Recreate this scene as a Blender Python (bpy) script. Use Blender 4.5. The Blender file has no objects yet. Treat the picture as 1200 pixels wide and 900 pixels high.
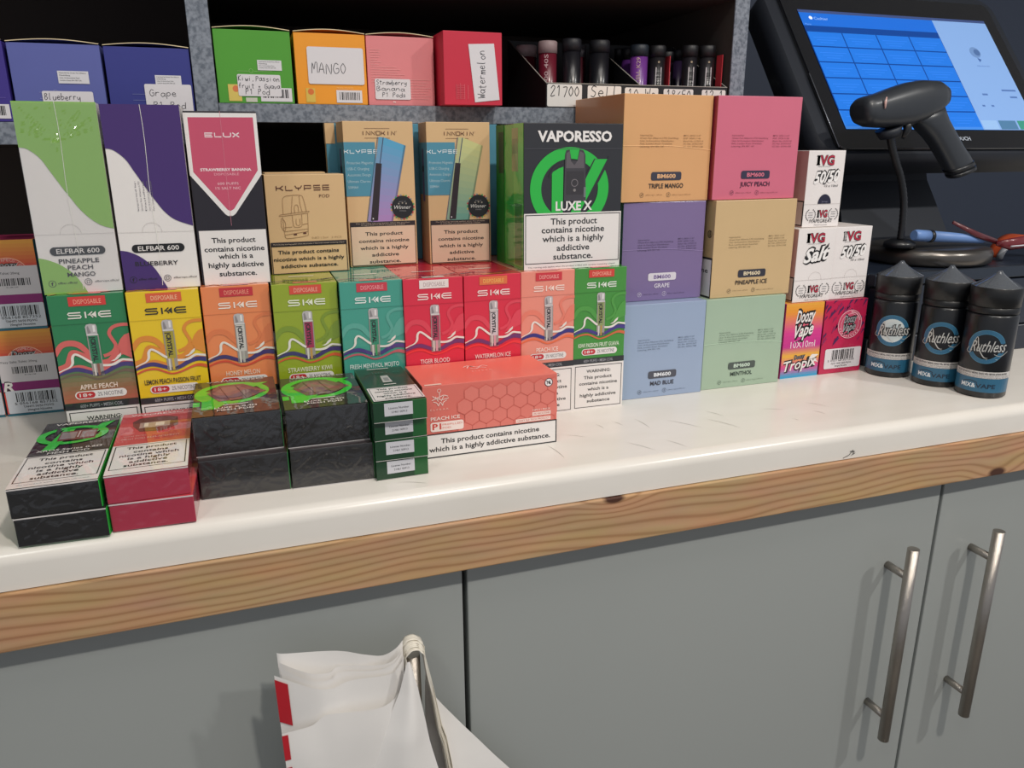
import bpy, bmesh, math, random
from mathutils import Vector, Matrix, noise
from mathutils.geometry import tessellate_polygon
random.seed(7)
SC = bpy.context.scene
COL = SC.collection
Z0 = 0.92                      # height of the worktop above the floor
# ------------------------------------------------------------------ camera
cam_d = bpy.data.cameras.new('camera'); cam = bpy.data.objects.new('camera', cam_d); COL.objects.link(cam)
R_ = [[0.9448620531739633, -0.32744168393551226, -0.004200487276338472],
      [0.09758736412190762, 0.26930633829879375, 0.9580974911332532],
      [0.3125898380236006, 0.9056798770943141, -0.2864115105766656]]
m = Matrix(((R_[0][0], R_[1][0], -R_[2][0], 0), (R_[0][1], R_[1][1], -R_[2][1], 0), (R_[0][2], R_[1][2], -R_[2][2], 0), (0, 0, 0, 1)))
cam.matrix_world = Matrix.Translation((0, 0, .26 + Z0)) @ m
cam_d.sensor_width = 36; cam_d.lens = 908.35 / 1200 * 36; cam_d.clip_start = .01
SC.camera = cam
# ------------------------------------------------------------------ world, lamps, exposure
w = bpy.data.worlds.new('room_light'); SC.world = w; w.use_nodes = True
w.node_tree.nodes['Background'].inputs[0].default_value = (.80, .83, .90, 1)
w.node_tree.nodes['Background'].inputs[1].default_value = .45
SC.view_settings.view_transform = 'Standard'; SC.view_settings.look = 'None'
SC.view_settings.gamma = 1; SC.view_settings.use_curve_mapping = False
SC.view_settings.exposure = 0.0
def lamp(x, y, z, power, size, col, shape='DISK', sy=None):
    d = bpy.data.lights.new('ceiling_or_fill_lamp', 'AREA'); d.energy = power; d.size = size; d.color = col; d.shape = shape
    if sy: d.size_y = sy
    o = bpy.data.objects.new('ceiling_or_fill_lamp', d); o.location = (x, y, z + Z0); COL.objects.link(o); return o
lamp(.50, -.62, 1.49, 22, .10, (1, .93, .84))
lamp(1.60, -.62, 1.49, 20, .10, (.98, .96, .92))
lamp(-.75, -.50, 1.49, 6, .30, (.95, .98, .92))  # unseen weak lamp added to light the left part
lamp(.4, .1, 1.495, 6, .9, (1, .95, .90), 'RECTANGLE', .5)  # added soft overhead fill panel, no such fixture known
# ------------------------------------------------------------------ helpers
def lin(c):
    if isinstance(c, str):
        c = c.lstrip('#'); c = [int(c[i:i+2], 16) / 255 for i in (0, 2, 4)]
        c = [x / 12.92 if x <= .04045 else ((x + .055) / 1.055) ** 2.4 for x in c]
    return (c[0], c[1], c[2], 1)
MATS = {}
def mat(key, col, rough=.5, metal=0, coat=0, coatr=.05, spec=.5, bump=0, bscale=40, var=.04, vscale=30, trans=0, emit=None, estr=0, wob=0):
    if key in MATS: return MATS[key]
    M = bpy.data.materials.new(key); M.use_nodes = True; nt = M.node_tree; N = nt.nodes; L = nt.links
    P = N['Principled BSDF']; c = lin(col)
    tc = N.new('ShaderNodeTexCoord'); nz = N.new('ShaderNodeTexNoise'); nz.inputs['Scale'].default_value = vscale; nz.inputs['Detail'].default_value = 4
    L.new(tc.outputs['Object'], nz.inputs['Vector'])
    rp = N.new('ShaderNodeMixRGB'); rp.inputs[1].default_value = tuple(max(0, x * (1 - var)) for x in c[:3]) + (1,); rp.inputs[2].default_value = tuple(min(1, x * (1 + var)) for x in c[:3]) + (1,)
    L.new(nz.outputs['Fac'], rp.inputs[0]); L.new(rp.outputs[0], P.inputs['Base Color'])
    P.inputs['Roughness'].default_value = rough; P.inputs['Metallic'].default_value = metal
    P.inputs['Coat Weight'].default_value = coat; P.inputs['Coat Roughness'].default_value = coatr
    P.inputs['Specular IOR Level'].default_value = spec; P.inputs['Transmission Weight'].default_value = trans
    if bump or wob:
        n2 = N.new('ShaderNodeTexNoise'); n2.inputs['Scale'].default_value = bscale; n2.inputs['Detail'].default_value = 3
        L.new(tc.outputs['Object'], n2.inputs['Vector'])
        b = N.new('ShaderNodeBump'); b.inputs['Strength'].default_value = bump or wob; b.inputs['Distance'].default_value = .002
        L.new(n2.outputs['Fac'], b.inputs['Height'])
        if bump: L.new(b.outputs[0], P.inputs['Normal'])
        L.new(b.outputs[0], P.inputs['Coat Normal'])
    if emit: P.inputs['Emission Color'].default_value = lin(emit); P.inputs['Emission Strength'].default_value = estr
    MATS[key] = M; return M
def card(col, kind='matte'):
    if kind == 'film':  return mat('wrapped_card_' + col.strip('#'), col, .45, coat=1, coatr=.04, wob=.35, bscale=28)
    if kind == 'gloss': return mat('gloss_card_' + col.strip('#'), col, .38, coat=.35, coatr=.12)
    return mat('card_' + col.strip('#'), col, .6, coat=.08, coatr=.3)
def attr_mat(name, rough, coat, coatr, wob=0, emit=0, metal=0):
    M = bpy.data.materials.new(name); M.use_nodes = True; nt = M.node_tree; P = nt.nodes['Principled BSDF']; L = nt.links
    a = nt.nodes.new('ShaderNodeAttribute'); a.attribute_name = 'ink'; L.new(a.outputs['Color'], P.inputs['Base Color'])
    P.inputs['Roughness'].default_value = rough; P.inputs['Coat Weight'].default_value = coat; P.inputs['Coat Roughness'].default_value = coatr; P.inputs['Metallic'].default_value = metal
    if wob:
        tc = nt.nodes.new('ShaderNodeTexCoord'); n2 = nt.nodes.new('ShaderNodeTexNoise'); n2.inputs['Scale'].default_value = 28; n2.inputs['Detail'].default_value = 3
        b = nt.nodes.new('ShaderNodeBump'); b.inputs['Strength'].default_value = wob; b.inputs['Distance'].default_value = .002
        L.new(tc.outputs['Object'], n2.inputs['Vector']); L.new(n2.outputs['Fac'], b.inputs['Height']); L.new(b.outputs[0], P.inputs['Coat Normal'])
    if emit: L.new(a.outputs['Color'], P.inputs['Emission Color']); P.inputs['Emission Strength'].default_value = emit
    return M
INK = {'matte': attr_mat('ink_on_card', .6, .08, .3), 'gloss': attr_mat('ink_on_gloss_card', .38, .35, .12),
       'film': attr_mat('ink_under_film', .45, 1, .04, .35), 'screen': attr_mat('lit_screen', .25, 0, .1, 0, .42)}
def film_mat(name, fac, rough=.06):
    M = bpy.data.materials.new(name); M.use_nodes = True; nt = M.node_tree; N = nt.nodes; L = nt.links
    N.remove(N['Principled BSDF']); out = N['Material Output']
    t = N.new('ShaderNodeBsdfTransparent'); g = N.new('ShaderNodeBsdfGlossy'); g.inputs['Roughness'].default_value = rough
    mx = N.new('ShaderNodeMixShader'); mx.inputs[0].default_value = fac; L.new(t.outputs[0], mx.inputs[1]); L.new(g.outputs[0], mx.inputs[2]); L.new(mx.outputs[0], out.inputs[0])
    return M
FILM = film_mat('clear_shrink_film', .05, .10); 
def thing(name, label, cat, loc=(0, 0, 0), rz=0, group=None):
    o = bpy.data.objects.new(name, None); o.empty_display_size = .02; COL.objects.link(o)
    o.location = (loc[0], loc[1], loc[2] + Z0); o.rotation_euler = (0, 0, rz)
    o['label'] = label; o['category'] = cat
    if group: o['group'] = group
    return o
def obj(name, me, parent=None, mats=None, loc=None, label=None):
    if isinstance(me, bmesh.types.BMesh):
        d = bpy.data.meshes.new(name); me.to_mesh(d); me.free(); me = d
    if mats:
        for x in (mats if isinstance(mats, (list, tuple)) else [mats]): me.materials.append(x)
    o = bpy.data.objects.new(name, me); COL.objects.link(o)
    if parent: o.parent = parent
    if loc: o.location = loc
    elif not parent: o.location = (0, 0, Z0)
    if label: o['label'] = label
    return o
def struct(o): o['kind'] = 'structure'; return o
def box(bm, x0, x1, y0, y1, z0, z1, bev=0, mi=0, seg=1):
    vs = [bm.verts.new(p) for p in ((x0,y0,z0),(x1,y0,z0),(x1,y1,z0),(x0,y1,z0),(x0,y0,z1),(x1,y0,z1),(x1,y1,z1),(x0,y1,z1))]
    F = [(0,3,2,1),(4,5,6,7),(0,1,5,4),(1,2,6,5),(2,3,7,6),(3,0,4,7)]     # bottom top front right back left
    fs = [bm.faces.new([vs[i] for i in f]) for f in F]
    for i, f in enumerate(fs): f.material_index = mi[i] if isinstance(mi, (list, tuple)) else mi
    if bev:
        es = {e for f in fs for e in f.edges}
        bmesh.ops.bevel(bm, geom=list(es), offset=bev, segments=seg, affect='EDGES', profile=.5)
    return fs
def tube(bm, pts, rads, n=12, cap=True, flat=1.0, mi=0):
    """a swept round section along points; flat squashes across Y"""
    rings = []
    P = [Vector(p) for p in pts]
    if not isinstance(rads, (list, tuple)): rads = [rads] * len(P)
    ref = None
    for i, p in enumerate(P):
        t = (P[min(i+1, len(P)-1)] - P[max(i-1, 0)]).normalized()
        if ref is None:
            a = Vector((0, 1, 0)) if abs(t.y) < .9 else Vector((1, 0, 0)); ref = t.cross(a).normalized()
        ref = (ref - t * ref.dot(t)).normalized(); b = t.cross(ref)
        rings.append([bm.verts.new(p + (ref * math.cos(2*math.pi*k/n) + b * math.sin(2*math.pi*k/n) * flat) * rads[i]) for k in range(n)])
    for a, b in zip(rings, rings[1:]):
        for k in range(n):
            f = bm.faces.new((a[k], a[(k+1) % n], b[(k+1) % n], b[k])); f.smooth = True; f.material_index = mi
    if cap:
        f = bm.faces.new(rings[0][::-1]); f.material_index = mi; f = bm.faces.new(rings[-1]); f.material_index = mi
    return rings
def lathe(bm, prof, n=48, cx=0, cy=0, mi=0, smooth=True):
    rings = []
    for r, z in prof:
        rings.append([bm.verts.new((cx + r*math.cos(2*math.pi*k/n), cy + r*math.sin(2*math.pi*k/n), z)) for k in range(n)] if r > 1e-6 else [bm.verts.new((cx, cy, z))])
    for a, b in zip(rings, rings[1:]):
        for k in range(n):
            k2 = (k+1) % n
            if len(a) == 1 and len(b) == 1: continue
            if len(a) == 1: f = bm.faces.new((a[0], b[k2], b[k]))
            elif len(b) == 1: f = bm.faces.new((a[k], a[k2], b[0]))
            else: f = bm.faces.new((a[k], a[k2], b[k2], b[k]))
            f.smooth = smooth; f.material_index = mi
def grid(bm, nx, ny, fn, mi=0, smooth=True):
    V = [[bm.verts.new(fn(i/nx, j/ny)) for i in range(nx+1)] for j in range(ny+1)]
    for j in range(ny):
        for i in range(nx):
            f = bm.faces.new((V[j][i], V[j][i+1], V[j+1][i+1], V[j+1][i])); f.smooth = smooth; f.material_index = mi
def smooth_pts(p, k=6):
    out = []
    for i in range(len(p)-1):
        a, b, c, d = p[max(i-1,0)], p[i], p[i+1], p[min(i+2,len(p)-1)]
        for s in range(k):
            t = s/k
            out.append(tuple(.5*((2*b[q]) + (-a[q]+c[q])*t + (2*a[q]-5*b[q]+4*c[q]-d[q])*t*t + (-a[q]+3*b[q]-3*c[q]+d[q])*t**3) for q in range(len(b))))
    out.append(tuple(p[-1])); return out
# ------------------------------------------------------------------ lettering
TXT = {}
def glyphs(s, bold=0.0, shear=0.0):
    key = (s, bold, shear)
    if key in TXT: return TXT[key]
    c = bpy.data.curves.new('lettering', 'FONT'); c.body = s; c.size = 1; c.resolution_u = 2; c.offset = bold; c.shear = shear; c.fill_mode = 'FRONT'
    o = bpy.data.objects.new('lettering', c); me = o.to_mesh()
    vs = [(v.co.x, v.co.y) for v in me.vertices]; fs = [tuple(p.vertices) for p in me.polygons]
    # orientation: keep all faces facing +z
    out = []
    for f in fs:
        a = sum(vs[f[i]][0]*vs[f[(i+1) % len(f)]][1] - vs[f[(i+1) % len(f)]][0]*vs[f[i]][1] for i in range(len(f)))
        out.append(f if a > 0 else f[::-1])
    o.to_mesh_clear(); bpy.data.objects.remove(o); bpy.data.curves.remove(c)
    TXT[key] = (vs, out); return TXT[key]
HW = {  # hand lettering: strokes per letter on a 0..1 wide, 0..1 x-height grid (ascenders to 1.8, descenders to -.7)
 'a': [[(.9,.8),(.4,1),(.05,.5),(.4,0),(.8,.4),(.9,1),(.9,.2),(1.1,0)]], 'b': [[(.1,1.8),(.1,0),(.5,.05),(.9,.5),(.5,.95),(.1,.6)]],
 'c': [[(.9,.85),(.4,1),(.05,.5),(.4,0),(.95,.15)]], 'd': [[(.85,.8),(.4,1),(.05,.5),(.4,0),(.85,.4),(.9,1.8),(.9,0)]],
 'e': [[(.1,.5),(.85,.6),(.5,1),(.08,.5),(.45,0),(.95,.2)]], 'f': [[(.8,1.7),(.4,1.6),(.35,0)],[(.05,.9),(.75,1)]],
 'g': [[(.85,.85),(.4,1),(.05,.5),(.45,.05),(.85,.5),(.85,1),(.8,-.5),(.2,-.6)]], 'h': [[(.1,1.8),(.1,0)],[(.1,.6),(.5,1),(.85,.6),(.85,0)]],
 'i': [[(.3,1),(.3,0)],[(.3,1.35),(.34,1.42)]], 'k': [[(.1,1.8),(.1,0)],[(.8,1),(.15,.5),(.85,0)]], 'l': [[(.3,1.8),(.25,.1),(.5,0)]],
 'm': [[(.05,0),(.1,1),(.12,.6),(.35,1),(.5,.6),(.5,0),(.52,.6),(.8,1),(.95,.6),(.95,0)]], 'n': [[(.1,0),(.1,1),(.15,.6),(.5,1),(.85,.6),(.85,0)]],
 'o': [[(.5,1),(.08,.5),(.5,0),(.92,.5),(.5,1)]], 'p': [[(.15,1),(.1,-.7)],[(.12,.7),(.55,1),(.9,.5),(.5,.05),(.12,.3)]],
 'r': [[(.15,1),(.15,0)],[(.15,.6),(.5,1),(.85,.9)]], 's': [[(.85,.85),(.4,1),(.2,.7),(.75,.35),(.5,0),(.05,.15)]],
 't': [[(.4,1.6),(.4,.1),(.7,0)],[(.05,1.1),(.8,1.15)]], 'u': [[(.1,1),(.12,.2),(.5,0),(.85,.4),(.88,1),(.88,0)]], 'v': [[(.05,1),(.45,0),(.9,1)]],
 'w': [[(.02,1),(.25,0),(.5,.8),(.72,0),(.98,1)]], 'y': [[(.1,1),(.15,.4),(.5,.2),(.85,.9)],[(.85,1),(.8,-.4),(.2,-.6)]],
 'K': [[(.1,1.7),(.1,0)],[(.85,1.7),(.15,.8),(.9,0)]], 'G': [[(.9,1.4),(.4,1.7),(.05,.8),(.4,0),(.95,.2),(.9,.8),(.5,.75)]],
 'M': [[(.02,0),(.1,1.7),(.4,.6),(.6,1.7),(.9,1.5),(.95,0)]], 'B': [[(.1,1.7),(.1,0),(.7,.1),(.85,.5),(.3,.9),(.75,1.3),(.5,1.7),(.1,1.6)]],
 'P': [[(.15,1.7),(.1,0)],[(.1,1.6),(.7,1.6),(.8,1.1),(.15,.8)]], 'S': [[(.9,1.5),(.4,1.7),(.15,1.2),(.8,.6),(.5,0),(.05,.2)]],
 'W': [[(.02,1.7),(.25,0),(.5,1.2),(.75,0),(.98,1.7)]], 'O': [[(.5,1.7),(.08,.9),(.5,0),(.92,.9),(.5,1.7)]], '0': [[(.5,1.5),(.1,.75),(.5,0),(.9,.75),(.5,1.5)]],
 '1': [[(.2,1.2),(.5,1.6),(.5,0)]], '2': [[(.1,1.2),(.5,1.6),(.85,1.2),(.1,0),(.9,.05)]], '7': [[(.1,1.5),(.9,1.5),(.4,0)]], '8': [[(.8,1.3),(.4,1.5),(.2,1.1),(.8,.5),(.5,0),(.15,.4),(.8,1.2)]],
 '6': [[(.8,1.5),(.2,.8),(.3,.05),(.85,.3),(.5,.8),(.15,.5)]], '5': [[(.85,1.5),(.2,1.5),(.2,.9),(.7,.9),(.85,.4),(.4,0),(.1,.15)]],
 'A': [[(.02,0),(.45,1.7),(.9,0)],[(.2,.6),(.75,.65)]], 'N': [[(.05,0),(.08,1.7),(.85,0),(.9,1.7)]],
 '+': [[(.1,.5),(.8,.5)],[(.45,.9),(.45,.1)]], ',': [[(.3,.1),(.2,-.3)]], ' ': []}
class Print:
    """flat ink on a face w x h (metres); positions given as fractions of the face"""
    def __init__(s, w, h): s.w, s.h, s.V, s.F, s.C = w, h, [], [], []
    def poly(s, pts, col, L=1, raw=False):
        P = [(min(max(x, 0), 1)*s.w, min(max(y, 0), 1)*s.h) for x, y in pts] if not raw else list(pts)
        b = len(s.V); s.V += [(x, y, L*.00007) for x, y in P]
        if len(P) <= 4 and not raw: fs = [tuple(range(len(P)))]
        else: fs = tessellate_polygon([[Vector((x, y, 0)) for x, y in P]])
        for f in fs:
            f = tuple(f); a = sum(P[f[i]][0]*P[f[(i+1) % len(f)]][1]-P[f[(i+1) % len(f)]][0]*P[f[i]][1] for i in range(len(f)))
            if abs(a) < 1e-14: continue
            if a < 0: f = f[::-1]
            s.F.append(tuple(b+i for i in f)); s.C.append(col)
    def rect(s, x0, y0, x1, y1, col, L=1, nx=1):
        for i in range(nx):
            a, b = x0+(x1-x0)*i/nx, x0+(x1-x0)*(i+1)/nx
            s.poly([(a,y0),(b,y0),(b,y1),(a,y1)], col, L)
    def grad(s, x0, y0, x1, y1, c0, c1, L=1, n=10):
        a, b = lin(c0), lin(c1)
        for i in range(n):
            t = (i+.5)/n; c = tuple(a[k]*(1-t)+b[k]*t for k in range(3))
            s.rect(x0, y0+(y1-y0)*i/n, x1, y0+(y1-y0)*(i+1)/n+.0005, c, L)
    def frame(s, x0, y0, x1, y1, t, col, L=1):
        tx, ty = t/s.w, t/s.h
        s.rect(x0,y0,x1,y0+ty,col,L); s.rect(x0,y1-ty,x1,y1,col,L); s.rect(x0,y0,x0+tx,y1,col,L); s.rect(x1-tx,y0,x1,y1,col,L)
    def rrect(s, x0, y0, x1, y1, r, col, L=1, seg=5):
        X0,X1,Y0,Y1 = x0*s.w, x1*s.w, y0*s.h, y1*s.h; r = min(r, (X1-X0)/2, (Y1-Y0)/2); P = []
        for cx, cy, a0 in ((X1-r,Y1-r,0),(X0+r,Y1-r,90),(X0+r,Y0+r,180),(X1-r,Y0+r,270)):
            for k in range(seg+1):
                a = math.radians(a0+90*k/seg); P.append((cx+r*math.cos(a), cy+r*math.sin(a)))
        s.poly(P, col, L, True)
    def disc(s, cx, cy, r, col, L=1, ry=None, n=24):
        s.poly([(cx*s.w+r*math.cos(2*math.pi*k/n), cy*s.h+(ry or r)*math.sin(2*math.pi*k/n)) for k in range(n)], col, L, True)
    def ring(s, cx, cy, r0, r1, col, L=1, a0=0, a1=360, n=36, sy=1.0):
        X, Y = cx*s.w, cy*s.h
        for k in range(n):
            p, q = math.radians(a0+(a1-a0)*k/n), math.radians(a0+(a1-a0)*(k+1)/n)
            P = [(X+r0*math.cos(p),Y+r0*math.sin(p)*sy),(X+r1*math.cos(p),Y+r1*math.sin(p)*sy),(X+r1*math.cos(q),Y+r1*math.sin(q)*sy),(X+r0*math.cos(q),Y+r0*math.sin(q)*sy)]
            b = len(s.V); s.V += [(min(max(x,0),s.w),min(max(y,0),s.h),L*.00007) for x, y in P]; s.F.append((b,b+1,b+2,b+3)); s.C.append(col)
    def line(s, pts, wd, col, L=1, sm=0, raw=False, clip=True):
        """ribbon of width wd metres (or per-point list) along fractional points"""
        P = [(x*s.w, y*s.h) for x, y in pts] if not raw else list(pts)
        W = wd if isinstance(wd, (list, tuple)) else [wd]*len(P)
        if sm and len(P) > 2:
            Q = smooth_pts([(p[0],p[1],q) for p, q in zip(P, W)], sm); P = [(a,b) for a,b,_ in Q]; W = [max(c,0) for _,_,c in Q]
        Lf, Rt = [], []
        for i, p in enumerate(P):
            a, b = P[max(i-1,0)], P[min(i+1,len(P)-1)]; dx, dy = b[0]-a[0], b[1]-a[1]; d = math.hypot(dx, dy) or 1
            nx, ny = -dy/d*W[i]/2, dx/d*W[i]/2; Lf.append((p[0]+nx,p[1]+ny)); Rt.append((p[0]-nx,p[1]-ny))
        cl = (lambda x,y: (min(max(x,0),s.w),min(max(y,0),s.h))) if clip else (lambda x,y: (x,y))
        b = len(s.V)
        for l, r in zip(Lf, Rt): s.V += [cl(*l)+(L*.00007,), cl(*r)+(L*.00007,)]
        for i in range(len(P)-1): s.F.append((b+2*i, b+2*i+1, b+2*i+3, b+2*i+2)); s.C.append(col)
    def text(s, t, x0, y0, x1, y1, col, L=3, bold=.012, shear=0, dy=0, rot=0):
        """fit the words into the box; y0..y1 spans the capital height; dy lets the baseline climb"""
        if not t.strip(): return
        vs, fs = glyphs(t, bold, shear); xs = [v[0] for v in vs]; a, b_ = min(xs), max(xs)
        cap = .70; sx, sy = (x1-x0)*s.w/(b_-a), (y1-y0)*s.h/cap
        b = len(s.V)
        if rot == 90:    # reads upwards: x0,x1 along the height, y0,y1 across from right to left
            sx, sy = (x1-x0)*s.h/(b_-a), (y1-y0)*s.w/cap
            for x, y in vs: s.V.append((y1*s.w - y*sy, x0*s.h+(x-a)*sx, L*.00007))
        elif rot == -90:  # reads downwards
            sx, sy = (x1-x0)*s.h/(b_-a), (y1-y0)*s.w/cap
            for x, y in vs: s.V.append((y0*s.w + y*sy, x1*s.h-(x-a)*sx, L*.00007))
        else:
            for x, y in vs:
                t_ = (x-a)/(b_-a); s.V.append((x0*s.w+(x-a)*sx, y0*s.h+y*sy+dy*t_*s.h, L*.00007))
        for f in fs: s.F.append(tuple(b+i for i in f)); s.C.append(col)
    def lines(s, rows, col, L=3, bold=.006):
        for t, x0, y0, x1, y1 in rows: s.text(t, x0, y0, x1, y1, col, L, bold)
    def hand(s, t, x0, y0, x1, xh, col, wd=.0005, L=4, slant=.15, rot=0):
        n = len(t); adv = (x1-x0)*s.w/max(n,1) if not rot else (x1-x0)*s.h/max(n,1); H_ = xh*s.h if not rot else xh*s.w
        for i, ch in enumerate(t):
            for st in HW.get(ch, []):
                P = []
                for x, y in st:
                    jx = (x*.85)*adv+i*adv+slant*y*H_*.3; jy = y*H_ + H_*.12*math.sin(i*2.1+x)
                    P.append((x0*s.w+jx, y0*s.h+jy) if not rot else (y0*s.w-jy, x0*s.h+jx))
                s.line(P, wd, col, L, sm=3 if len(P) > 2 else 0, raw=True)
    def bars(s, x0, y0, x1, y1, col='#15151a', L=3, n=26, seed=1, vert=False):
        r = random.Random(seed); ws = [r.choice((1,1,2,3)) for _ in range(2*n)]; T = sum(ws); p = 0
        for i, w_ in enumerate(ws):
            if i % 2 == 0:
                if vert: s.rect(x0, y0+(y1-y0)*p/T, x1, y0+(y1-y0)*(p+w_)/T, col, L)
                else: s.rect(x0+(x1-x0)*p/T, y0, x0+(x1-x0)*(p+w_)/T, y1, col, L)
            p += w_
    def build(s, name, parent, mp, kind='matte', label=None):
        me = bpy.data.meshes.new(name); me.from_pydata([mp(*v) for v in s.V], [], s.F)
        ca = me.color_attributes.new('ink', 'FLOAT_COLOR', 'CORNER'); cc = {}
        data = []
        for f, c in zip(me.polygons, s.C):
            if c not in cc: cc[c] = lin(c)
            data += list(cc[c]) * f.loop_total
        ca.data.foreach_set('color', data); me.materials.append(INK[kind])
        return obj(name, me, parent, label=label)
def front_map(w, off=.0003): return lambda x, y, z: (x, -off-z, y)
def top_map(h, off=.0003): return lambda x, y, z: (x, y, h+off+z)
def left_map(d, off=.0003): return lambda x, y, z: (-off-z, d-x, y)
def fold_film(name, parent, w, h, mp, amp, seed, nx=36, ny=24, star=1.0):
    """crinkled clear film lying over a face; mp maps (x, y, z out of the face)"""
    bm = bmesh.new(); off = Vector((seed*3.7, seed*1.3, 0))
    def fn(u, v):
        x, y = u*w, v*h; e = min(u, 1-u, v, 1-v)
        P_ = Vector((x*70, y*70, 0))+off; q = noise.noise(P_*.5)*1.2
        r1 = 1-abs(noise.noise(Vector((x*95+q, y*60+q, 2))+off))*2.6; r2 = 1-abs(noise.noise(Vector((x*60-y*130, y*70+x*90+q, 7))+off))*2.6
        d = min(abs(u*w-v*h), abs((1-u)*w-v*h), abs(u*w-(1-v)*h), abs((1-u)*w-(1-v)*h))
        z = amp*(max(0, r1)**3*.55 + max(0, r2)**4*.6*(1.15-v) + star*.5*max(0, 1-d/.0012)) * min(1, e*14)
        return mp(x, y, z+.0006)
    grid(bm, nx, ny, fn); o = obj(name, bm, parent, FILM); return o
# ------------------------------------------------------------------ materials of the fit-out
def worktop_mat():
    M = bpy.data.materials.new('white_laminate'); M.use_nodes = True; nt = M.node_tree; N, L = nt.nodes, nt.links; P = N['Principled BSDF']
    tc = N.new('ShaderNodeTexCoord'); n = N.new('ShaderNodeTexNoise'); n.inputs['Scale'].default_value = 9; n.inputs['Detail'].default_value = 6
    mp = N.new('ShaderNodeMapping'); mp.inputs['Scale'].default_value = (1, 3, 1); L.new(tc.outputs['Object'], mp.inputs[0]); L.new(mp.outputs[0], n.inputs[0])
    cr = N.new('ShaderNodeValToRGB'); cr.color_ramp.elements[0].position = .3; cr.color_ramp.elements[0].color = lin('#dfdad2'); cr.color_ramp.elements[1].position = .6; cr.color_ramp.elements[1].color = lin('#e4dfd8')
    L.new(n.outputs['Fac'], cr.inputs[0]); L.new(cr.outputs[0], P.inputs['Base Color'])
    n2 = N.new('ShaderNodeTexNoise'); n2.inputs['Scale'].default_value = 60; n2.inputs['Detail'].default_value = 5; L.new(mp.outputs[0], n2.inputs[0])
    mr = N.new('ShaderNodeMapRange'); mr.inputs[3].default_value = .20; mr.inputs[4].default_value = .28; L.new(n2.outputs['Fac'], mr.inputs[0]); L.new(mr.outputs[0], P.inputs['Roughness'])
    return M
def wood_mat():
    M = bpy.data.materials.new('pine_edging'); M.use_nodes = True; nt = M.node_tree; N, L = nt.nodes, nt.links; P = N['Principled BSDF']
    tc = N.new('ShaderNodeTexCoord')
    sep = N.new('ShaderNodeSeparateXYZ'); L.new(tc.outputs['Object'], sep.inputs[0])
    n0 = N.new('ShaderNodeTexNoise'); n0.inputs['Scale'].default_value = 3.0; n0.inputs['Detail'].default_value = 2; mp = N.new('ShaderNodeMapping'); mp.inputs['Scale'].default_value = (1.0, 1, 4); L.new(tc.outputs['Object'], mp.inputs[0]); L.new(mp.outputs[0], n0.inputs[0])
    # rings bend round each knot
    add = N.new('ShaderNodeMath'); add.operation = 'MULTIPLY_ADD'; add.inputs[1].default_value = .045; L.new(n0.outputs['Fac'], add.inputs[0]); L.new(sep.outputs['Z'], add.inputs[2])
    val = add.outputs[0]; knot = None
    for kx, kz, r in ((.287, -.031, .0045), (.7433, -.0715, .0055), (-.62, -.05, .004)):
        v = N.new('ShaderNodeVectorMath'); v.operation = 'SUBTRACT'; v.inputs[1].default_value = (kx, -.002, kz); L.new(tc.outputs['Object'], v.inputs[0])
        m2 = N.new('ShaderNodeVectorMath'); m2.operation = 'MULTIPLY'; m2.inputs[1].default_value = (.45, 0, 1); L.new(v.outputs[0], m2.inputs[0])
        ln = N.new('ShaderNodeVectorMath'); ln.operation = 'LENGTH'; L.new(m2.outputs[0], ln.inputs[0])
        g = N.new('ShaderNodeMapRange'); g.inputs[1].default_value = 0; g.inputs[2].default_value = r*5; g.inputs[3].default_value = r*2.6; g.inputs[4].default_value = 0; g.interpolation_type = 'SMOOTHSTEP'; L.new(ln.outputs['Value'], g.inputs[0])
        a2 = N.new('ShaderNodeMath'); a2.operation = 'ADD'; L.new(val, a2.inputs[0]); L.new(g.outputs[0], a2.inputs[1]); val = a2.outputs[0]
        kk = N.new('ShaderNodeMapRange'); kk.inputs[1].default_value = r*.7; kk.inputs[2].default_value = r*1.2; kk.inputs[3].default_value = 1; kk.inputs[4].default_value = 0; L.new(ln.outputs['Value'], kk.inputs[0])
        if knot is None: knot = kk.outputs[0]
        else:
            mx = N.new('ShaderNodeMath'); mx.operation = 'MAXIMUM'; L.new(knot, mx.inputs[0]); L.new(kk.outputs[0], mx.inputs[1]); knot = mx.outputs[0]
    mul = N.new('ShaderNodeMath'); mul.operation = 'MULTIPLY'; mul.inputs[1].default_value = 800; L.new(val, mul.inputs[0])
    sn = N.new('ShaderNodeMath'); sn.operation = 'SINE'; L.new(mul.outputs[0], sn.inputs[0])
    cr = N.new('ShaderNodeValToRGB'); cr.color_ramp.elements[0].position = .0; cr.color_ramp.elements[0].color = lin('#cda57c'); cr.color_ramp.elements[1].position = 1; cr.color_ramp.elements[1].color = lin('#b0865f')
    e = cr.color_ramp.elements.new(.72); e.color = lin('#c69d74')
    mr = N.new('ShaderNodeMapRange'); mr.inputs[1].default_value = -1; L.new(sn.outputs[0], mr.inputs[0]); L.new(mr.outputs[0], cr.inputs[0])
    n1 = N.new('ShaderNodeTexNoise'); n1.inputs['Scale'].default_value = 14; n1.inputs['Detail'].default_value = 5; L.new(mp.outputs[0], n1.inputs[0])
    m3 = N.new('ShaderNodeMixRGB'); m3.blend_type = 'MULTIPLY'; m3.inputs[0].default_value = .35; L.new(cr.outputs[0], m3.inputs[1]); L.new(n1.outputs['Color'], m3.inputs[2])
    hs = N.new('ShaderNodeMixRGB'); hs.inputs[2].default_value = lin('#4a2a1c'); L.new(knot, hs.inputs[0]); L.new(m3.outputs[0], hs.inputs[1])
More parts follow.
